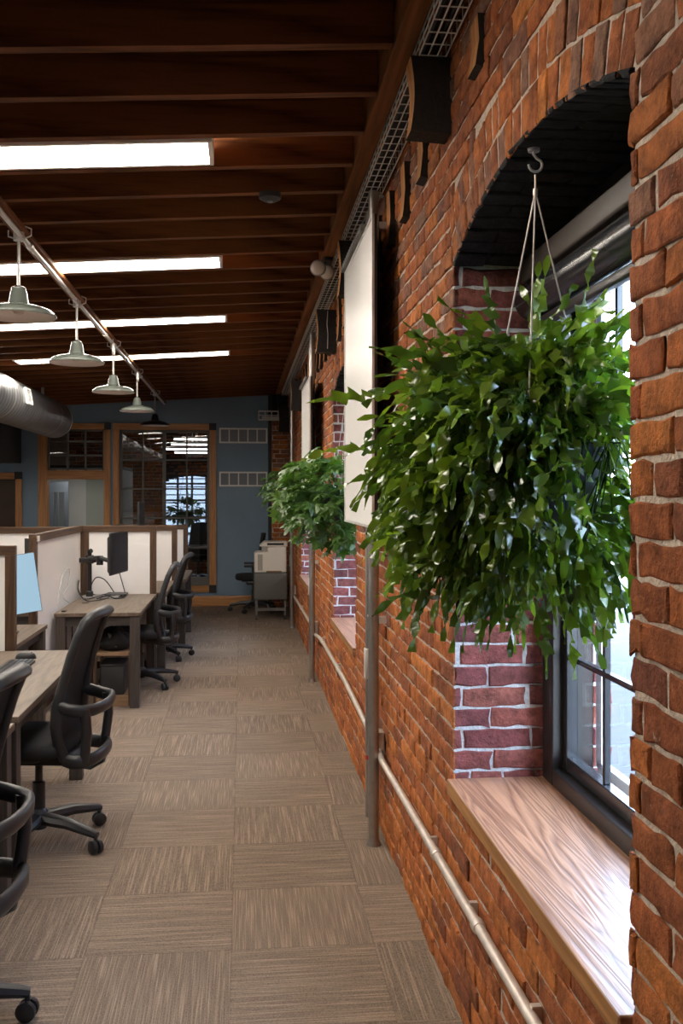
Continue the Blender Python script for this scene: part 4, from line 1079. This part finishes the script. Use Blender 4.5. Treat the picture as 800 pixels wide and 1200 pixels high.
# ---- printer on its cart
t = thing('printer_cart', 'dark grey printer cart with castors against the brick wall', 'cart', (.37, 12.2, 0))
cx0, cx1, cy0, cy1 = .155, .575, 11.98, 12.48
m = MB(); m.rbox(cx0, cx1, cy0, cy1, .255, .595, .018); put(m, 'cabinet', M['cart'], t)
m = MB(); m.rbox(cx0 + .01, cx1 - .01, cy0 - .008, cy0 + .002, .265, .578, .02, axis='y'); d_ = put(m, 'door', M['cart'], t)
for (a, b) in ((cx0 + .03, cy0 + .03), (cx1 - .03, cy0 + .03), (cx0 + .03, cy1 - .03), (cx1 - .03, cy1 - .03)):
    m = MB(); m.box(a - .012, a + .012, b - .012, b + .012, .06, .256); l_ = put(m, 'leg', M['cartleg'], t)
    m = MB(); m.lathe([(0, a - .012), (.03, a - .012), (.03, a + .012), (0, a + .012)], (0, b, .031), 16, 'x'); put(m, 'caster', M['black'], l_)
m = MB(); m.box(cx0 + .03, cx1 - .03, cy0 + .025, cy0 + .045, .115, .15); m.box(cx0 + .03, cx0 + .05, cy0 + .03, cy1 - .03, .115, .14); m.box(cx1 - .05, cx1 - .03, cy0 + .03, cy1 - .03, .115, .14)
m.tube([(.32, cy0 + .02, .20), (.35, cy0 + .02, .12)], .012, 6); put(m, 'stretcher', M['cartleg'], t)
t = thing('printer', 'cream white multifunction printer with open scanner lid on the grey cart', 'printer', (.37, 12.2, .596))
m = MB(); prof = [(.16, .6), (.565, .6), (.565, .925), (.325, .925), (.325, .86), (.18, .855), (.16, .84)]
m.prism(prof, 'y', 12.0, 12.42); put(m, 'body', M['printer'], t, bevel=.012, smooth=0)
m = MB(); m.box(.20, .262, 11.994, 12.0, .625, .83); put(m, 'side_vent', M['printergrey'], t)
m = MB(); m.box(.31, .50, 11.992, 12.0, .60, .62); put(m, 'paper_slot', M['shelfwood'], t)
m = MB(); m.prism([(.225, .930), (.29, .985), (.575, .985), (.575, .927), (.30, .927)], 'y', 12.0, 12.42); put(m, 'scanner_lid', M['printer'], t, bevel=.005, smooth=0)
m = MB(); m.box(.32, .53, 11.996, 12.0, .945, .972); put(m, 'feeder_slot', M['black'], t)
m = MB(); m.box(.255, .325, 12.02, 12.3, .862, .926); put(m, 'control_panel', M['printergrey'], t)

# table, chair and plant in the room beyond
t = thing('meeting_table', 'dark table in the room behind the glass partition', 'table', (-.75, 16.4, 0))
m = MB(); m.rbox(-1.1, -.45, 15.9, 17.0, .66, .70, .03); put(m, 'table_top', M['apron'], t)
for (a, b) in ((-1.03, 15.97), (-.52, 15.97), (-1.03, 16.93), (-.52, 16.93)):
    m = MB(); m.box(a - .025, a + .025, b - .025, b + .025, 0, .66); put(m, 'leg', M['deskleg'], t)
dup(ch, (-.78, 17.35, 0), math.radians(170), 'dark mesh office chair at the table behind the glass partition')

# dark boxes and bulkhead high on the left of the back wall
m = MB(); m.rbox(-4.4, -3.05, 12.4, 13.595, 2.02, 2.69, .02); tag(put(m, 'bulkhead', M['darkbox'], org=(-4.2, 13, 2.02)), 'dark boxed bulkhead beneath the round duct in the far corner', 'bulkhead')
# ------------------------------------------------------------------ hanging plants
def frond(mb, p, d, L, W, droop, rng, lobes=4, twist=0.0, a=0.0, fold=.25):
    """strap leaf with forward-pointing finger lobes (lobes=0: plain wavy strap)"""
    p0 = Vector(p); d = Vector(d).normalized()
    up = Vector((0, 0, 1))
    if abs(d.z) > .93: up = Vector((rng.gauss(0, 1), rng.gauss(0, 1), .2))
    side = Matrix.Rotation(twist, 3, d) @ d.cross(up).normalized()
    seg = 16; path = []; p = p0
    for i in range(seg + 1):
        path.append((p, d, side))
        p = p + d * (L / seg); d = (d + Vector((0, 0, -1)) * droop / seg).normalized()
        side = (side - d * side.dot(d)).normalized(); side = Matrix.Rotation(twist * .5 / seg, 3, d) @ side
    def at(t):
        f_ = min(max(t, 0), 1) * seg; i = min(int(f_), seg - 1); q = f_ - i
        A, B = path[i], path[i + 1]
        return A[0].lerp(B[0], q), A[1].lerp(B[1], q), A[2].lerp(B[2], q)
    env = lambda t: max(0.0, min(1, t / .22) ** .7 * min(1, (1 - t) / .45) ** .7)
    ts = []
    if lobes:
        for k in range(lobes):
            t0 = .16 + .56 * k / lobes; dt = .56 / lobes
            ts += [(t0, .30, 0), (t0 + dt * .38, .85, .03), (t0 + dt * .62, 1.35, .085), (t0 + dt * .82, .55, .02)]
        ts = [(0, .10, 0), (.08, .16, 0)] + ts + [(.74, .42, 0), (.82, .42, 0), (.91, .34, 0), (1, .02, 0)]
    else:
        ts = [(i / 11, .10 + .62 * math.sin(PI * min(1, i / 11) ** .85) + .08 * math.sin(i * 2.1), 0) for i in range(11)] + [(1, .02, 0)]
    ph = rng.random() * 6.28; vs = []; off = rng.uniform(-.02, .02)
    for i, (t, w, fwd) in enumerate(ts):
        c, dd, sd = at(t); n = sd.cross(dd).normalized()
        e = .45 + .55 * env(t)
        w2 = ts[i + 2][1] if lobes and 1 < i < 4 * lobes + 1 else w          # the lobes alternate left and right
        wl, wr = w * W * e, w2 * W * e * rng.uniform(.85, 1.1)
        wv = .62 * W * math.sin(ph + t * 13)
        vs += [c + sd * wl + dd * fwd * L * .6 + n * (fold * wl + wv), c, c - sd * wr + dd * (fwd + off) * L * .6 + n * (fold * wr - wv)]
    fs = []
    for i in range(len(ts) - 1):
        b_ = i * 3; fs += [(b_, b_ + 1, b_ + 4, b_ + 3), (b_ + 1, b_ + 2, b_ + 5, b_ + 4)]
    mb.add(vs, fs, 0, a)
def broadleaf(mb, p, d, L, rng, a):
    """five-lobed leaf, slightly cupped"""
    d = Vector(d).normalized(); up = Vector((rng.gauss(0, .4), rng.gauss(0, .4), 1))
    s = d.cross(up).normalized(); n = s.cross(d)
    out = [(0, 0), (.12, .03), (.40, -.02), (.23, .17), (.54, .32), (.25, .41), (.43, .68), (.17, .63), (.10, .82), (0, 1.0)]
    pts = out + [(-x, y) for x, y in out[-2:0:-1]]
    P = Vector(p)
    vs = [P + d * (.42 * L) - n * .02 * L]
    for x, y in pts:
        vs.append(P + s * x * L * .95 + d * y * L + n * (-(x * x) * .55 - .35 * (y - .3) ** 2 + rng.gauss(0, .02)) * L)
    k = len(pts)
    mb.add(vs, [(0, i + 1, (i + 1) % k + 1) for i in range(k)], 0, a)
def planter(x, y, zhook, zrim, r, depth, label, kind):
    t = thing('hanging_planter', label, 'plant', (x, y, zrim - depth))
    m = MB(); z0 = zrim - depth
    m.lathe([(0, z0), (r * .45, z0 + .003), (r * .70, z0 + depth * .14), (r * .88, z0 + depth * .42), (r * .97, z0 + depth * .8), (r * 1.0, zrim - .012), (r * 1.03, zrim - .008), (r * 1.03, zrim), (r * .95, zrim), (r * .93, zrim - .03), (0, zrim - .03)], (x, y, 0), 36)
    put(m, 'pot', M['pot'], t, smooth=50)
    m = MB(); m.lathe([(0, zrim - .012), (r * .6, zrim - .014), (r * .935, zrim - .026)], (x, y, 0), 24); put(m, 'soil', M['soil'], t)
    za = zhook - .090
    for k in range(3):
        a = 2.2 + 2 * PI * k / 3
        m = MB(); m.tube([(x, y, za), (x + r * math.cos(a), y + r * math.sin(a), zrim - .005)], .0022, 6); put(m, 'hanger_wire', M['conduit'], t)
    m = MB(); m.tube([(x, y, za - .004), (x, y, za + .040)], .0026, 6); m.lathe([(.0, za - .012), (.006, za - .010), (.006, za + .006), (0, za + .008)], (x, y, 0), 10)
    put(m, 'hanger_ferrule', M['conduit'], t)
    return t
def hook(x, y, z, label):
    m = MB(); pts = [(x - .004, y, z + .004), (x - .005, y, z - .008), (x + .003, y, z - .018)]
    for k in range(9):
        a = math.radians(35 - k * 27); pts.append((x + .0165 * math.cos(a), y, z - .0335 + .0165 * math.sin(a)))
    m.tube(pts, .0034, 8); m.lathe([(0, z - .003), (.014, z - .002), (.016, z + .012)], (x - .004, y, 0), 14)
    tag(put(m, 'ceiling_hook', M['galv'], org=(x, y, z - .05)), label, 'hook')

# the big fern
rg = random.Random(21)
C = Vector((.70, 2.21, 1.665))
pt = planter(.70, 2.21, 2.398, 1.70, .158, .185, 'big glossy green fern in a grey pot hanging on wires in the nearest arched window', 'fern')
hook(.70, 2.21, 2.405, 'steel hook in the dark arch above the big fern')
fo = MB(); st = MB()
cnt = 0; tries = 0
while cnt < 1450 and tries < 16000:
    tries += 1
    v = Vector((rg.gauss(0, 1), rg.gauss(0, 1), rg.gauss(0, 1))).normalized()
    rr = .50 + .50 * rg.random() ** .6
    az = math.atan2(v.y, v.x); rr *= 1 + .13 * math.sin(3 * az + 4 * v.z + 1) + .09 * math.sin(7 * az - 5 * v.z)
    ez = .31 if v.z > 0 else .33
    q = Vector((C.x - .035 + v.x * .35 * rr, C.y + v.y * .37 * rr, C.z + v.z * ez * rr - .01))
    horiz = Vector((q.x - C.x, q.y - C.y, 0)); hl = horiz.length
    if q.x > .895: continue
    if hl < .17 and q.z < 1.70 and q.z > 1.50: continue
    # open side where the pot shows
    la = (q.x - C.x) * .9945 - (q.y - C.y) * .1047; fw = (q.x - C.x) * .1047 + (q.y - C.y) * .9945
    if fw < .06 and .02 < la < .165 and 1.48 < q.z < 1.73: continue
    if q.z < 1.45 and hl < .10: continue
    out = horiz.normalized() if hl > .02 else Vector((rg.gauss(0, 1), rg.gauss(0, 1), 0)).normalized()
    hgt = (q.z - C.z) / .36
    d = out * (.8 + .3 * rg.random()) + Vector((rg.gauss(0, .28), rg.gauss(0, .28), .75 * hgt + rg.gauss(0, .3) + .05))
    L = rg.uniform(.13, .25); W = rg.uniform(.011, .0185)
    base = q - d.normalized() * L * .45
    base.x = min(base.x, .90)
    dr = rg.uniform(.9, 2.4) if hgt < .55 else rg.uniform(.0, 1.6)
    a = min(.999, max(0, rg.gauss(.45, .28)))
    if hgt < -.3 and rg.random() < .35: a = min(.99, a + .3)
    n0 = len(fo.v)
    frond(fo, base, d, L, W, dr, rg, rg.choice((0, 2, 2, 3, 3, 4)), rg.gauss(0, .8), a, rg.uniform(.05, .5))
    for i in range(n0, len(fo.v)):
        p = fo.v[i]
        if p[0] > .925: fo.v[i] = (.925 - .3 * (p[0] - .925), p[1], p[2])
    if cnt % 2 == 0:
        b0 = C + Vector((out.x * .10, out.y * .10, .035)); mid = (b0 + base) / 2 + Vector((0, 0, .05)) + out * .02
        if base.z < 1.62: mid = C + out * max(.19, hl * .75) + Vector((0, 0, .03))
        st.tube([b0, mid, base], [.0022, .002, .0015], 5, caps=False)
    cnt += 1
# a few long upright and trailing fronds that break the outline
for (ox, oy, oz, dx, dy, dz, L, dr) in ((.02, .05, .30, .10, -.1, 1, .20, .1), (.10, -.02, .30, .15, -.1, 1, .20, .2), (-.10, -.02, .28, -.15, .1, 1, .16, .2), (-.02, -.06, .28, .05, 0, 1, .18, .3), (.13, .03, .28, .3, 0, .9, .18, .5),
        (-.36, -.05, .14, -1, -.2, .05, .20, .3), (-.38, .06, .02, -1, 0, .2, .18, .7), (-.15, -.1, -.28, -.1, -.1, -1, .17, .3), (-.02, -.12, -.32, .02, -.1, -1, .18, .2), (.03, -.14, -.33, .08, -.1, -1, .17, .4), (-.28, .02, -.25, -.3, 0, -1, .16, .4), (.08, -.2, -.22, .15, -.2, -1, .17, .2)):
    frond(fo, C + Vector((ox, oy, oz)), (dx, dy, dz), L, .016, dr, rg, 3, rg.gauss(0, .5), rg.uniform(.4, .95), .2)
put(fo, 'foliage', M['fern'], pt, smooth=80, fix=False, attr=True)
put(st, 'stems', M['fern'], pt, smooth=60, fix=False, attr=True)

def bushy(x, y, zc, n, rad, zr, mat, label, seed, Lr, xmax, dry=0):
    rg = random.Random(seed)
    zrim = zc + .03
    t = planter(x, y, 2.385, zrim, .15, .18, label, 'bush')
    C = Vector((x, y, zc)); fo = MB(); st = MB()
    for i in range(n):
        v = Vector((rg.gauss(0, 1), rg.gauss(0, 1), rg.gauss(0, .8))).normalized()
        rr = .45 + .55 * rg.random() ** .6
        q = Vector((x + v.x * rad * rr - .06, y + v.y * rad * rr, zc + v.z * zr * rr))
        if q.x > xmax: continue
        h = Vector((q.x - x, q.y - y, 0)); hl = h.length
        if hl < .16 and zrim - .19 < q.z < zrim: continue
        out = h.normalized()
        d = out + Vector((rg.gauss(0, .5), rg.gauss(0, .5), -.55 + .5 * v.z + rg.gauss(0, .3)))
        L = rg.uniform(*Lr)
        base = q - d.normalized() * L * .4
        broadleaf(fo, base, d, L, rg, min(.999, max(0, rg.gauss(.5, .25))))
        if i % 3 == 0: st.tube([C + out * .08 + Vector((0, 0, .02)), C + out * max(.18, hl * .6) + Vector((0, 0, max(.05, v.z * zr * .8))), base], .0022, 5, caps=False)
    for i in range(len(fo.v)):
        p = fo.v[i]
        if p[0] > xmax + .04: fo.v[i] = (xmax + .04, p[1], p[2])
    put(fo, 'foliage', M[mat], t, smooth=0, fix=False, attr=True)
    put(st, 'stems', M[mat], t, smooth=60, fix=False, attr=True)
    return t
WM = [(a + b) / 2 for a, b in WIN]
bushy(.68, WM[1], 1.55, 500, .43, .36, 'broad', 'broad-leaved green plant hanging in the second arched window', 5, (.085, .145), .87)
hook(.68, WM[1], 2.392, 'steel hook in the dark arch above the broad-leaved plant')
bushy(.68, WM[2], 1.62, 520, .48, .30, 'small', 'darker small-leaved plant hanging in the third window near the printer', 9, (.06, .11), .87)
hook(.68, WM[2], 2.392, 'steel hook in the dark arch above the small-leaved plant')
t = thing('hanging_planter', 'dark leafy plant hanging before the bright window behind the glass partition', 'plant', (-1.05, 17.9, 1.1))
m = MB(); m.lathe([(0, 1.12), (.10, 1.125), (.15, 1.22), (.155, 1.27), (0, 1.27)], (-1.05, 17.9, 0), 20); put(m, 'pot', M['pot'], t)
for k in range(3):
    a = 1 + 2 * PI * k / 3; m = MB(); m.tube([(-1.05, 17.9, 2.1), (-1.05 + .15 * math.cos(a), 17.9 + .15 * math.sin(a), 1.27)], .004, 5); put(m, 'hanger_wire', M['cord'], t)
m = MB(); m.tube([(-1.05, 17.9, 2.09), (-1.05, 17.9, 3.14)], .004, 5); put(m, 'hanger_rod', M['cord'], t)
fo = MB(); rg = random.Random(3)
for i in range(240):
    v = Vector((rg.gauss(0, 1), rg.gauss(0, 1), rg.gauss(0, .8))).normalized(); rr = .5 + .5 * rg.random()
    broadleaf(fo, Vector((-1.05, 17.9, 1.27)) + Vector((v.x * .34, v.y * .34, v.z * .26)) * rr, v + Vector((0, 0, -.4)), rg.uniform(.07, .12), rg, rg.random())
put(fo, 'foliage', M['small'], t, smooth=0, fix=False, attr=True)

# ------------------------------------------------------------------ light, camera
w = bpy.data.worlds.new('World'); SC.world = w; w.use_nodes = True
N = w.node_tree.nodes; L = w.node_tree.links
bg = N['Background']
sky = N.new('ShaderNodeTexSky'); sky.sky_type = 'NISHITA'; sky.sun_disc = False; sky.sun_elevation = math.radians(48); sky.sun_rotation = math.radians(200)
mixc = N.new('ShaderNodeMix'); mixc.data_type = 'RGBA'; mixc.inputs['Factor'].default_value = .85
mixc.inputs['B'].default_value = (.66, .82, 1.0, 1)
L.new(sky.outputs['Color'], mixc.inputs['A']); L.new(mixc.outputs['Result'], bg.inputs['Color'])
bg.inputs['Strength'].default_value = 9.5

cam = bpy.data.cameras.new('Camera'); co = bpy.data.objects.new('Camera', cam); COL.objects.link(co)
co.location = (0, 0, 1.58); co.rotation_euler = (PI / 2, 0, -math.radians(6.01))
cam.sensor_fit = 'VERTICAL'; cam.sensor_height = 36; cam.lens = 36 * 1110 / 1200
cam.shift_y = -20 / 1200
cam.clip_start = .05; cam.clip_end = 200
SC.camera = co
SC.view_settings.view_transform = 'Standard'; SC.view_settings.look = 'None'
SC.view_settings.exposure = 0.75; SC.view_settings.gamma = 1; SC.view_settings.use_curve_mapping = False
SC.cycles.max_bounces = 10; SC.cycles.diffuse_bounces = 5; SC.cycles.transparent_max_bounces = 16
SC.cycles.use_denoising = True
SC.cycles.sample_clamp_indirect = 6.0
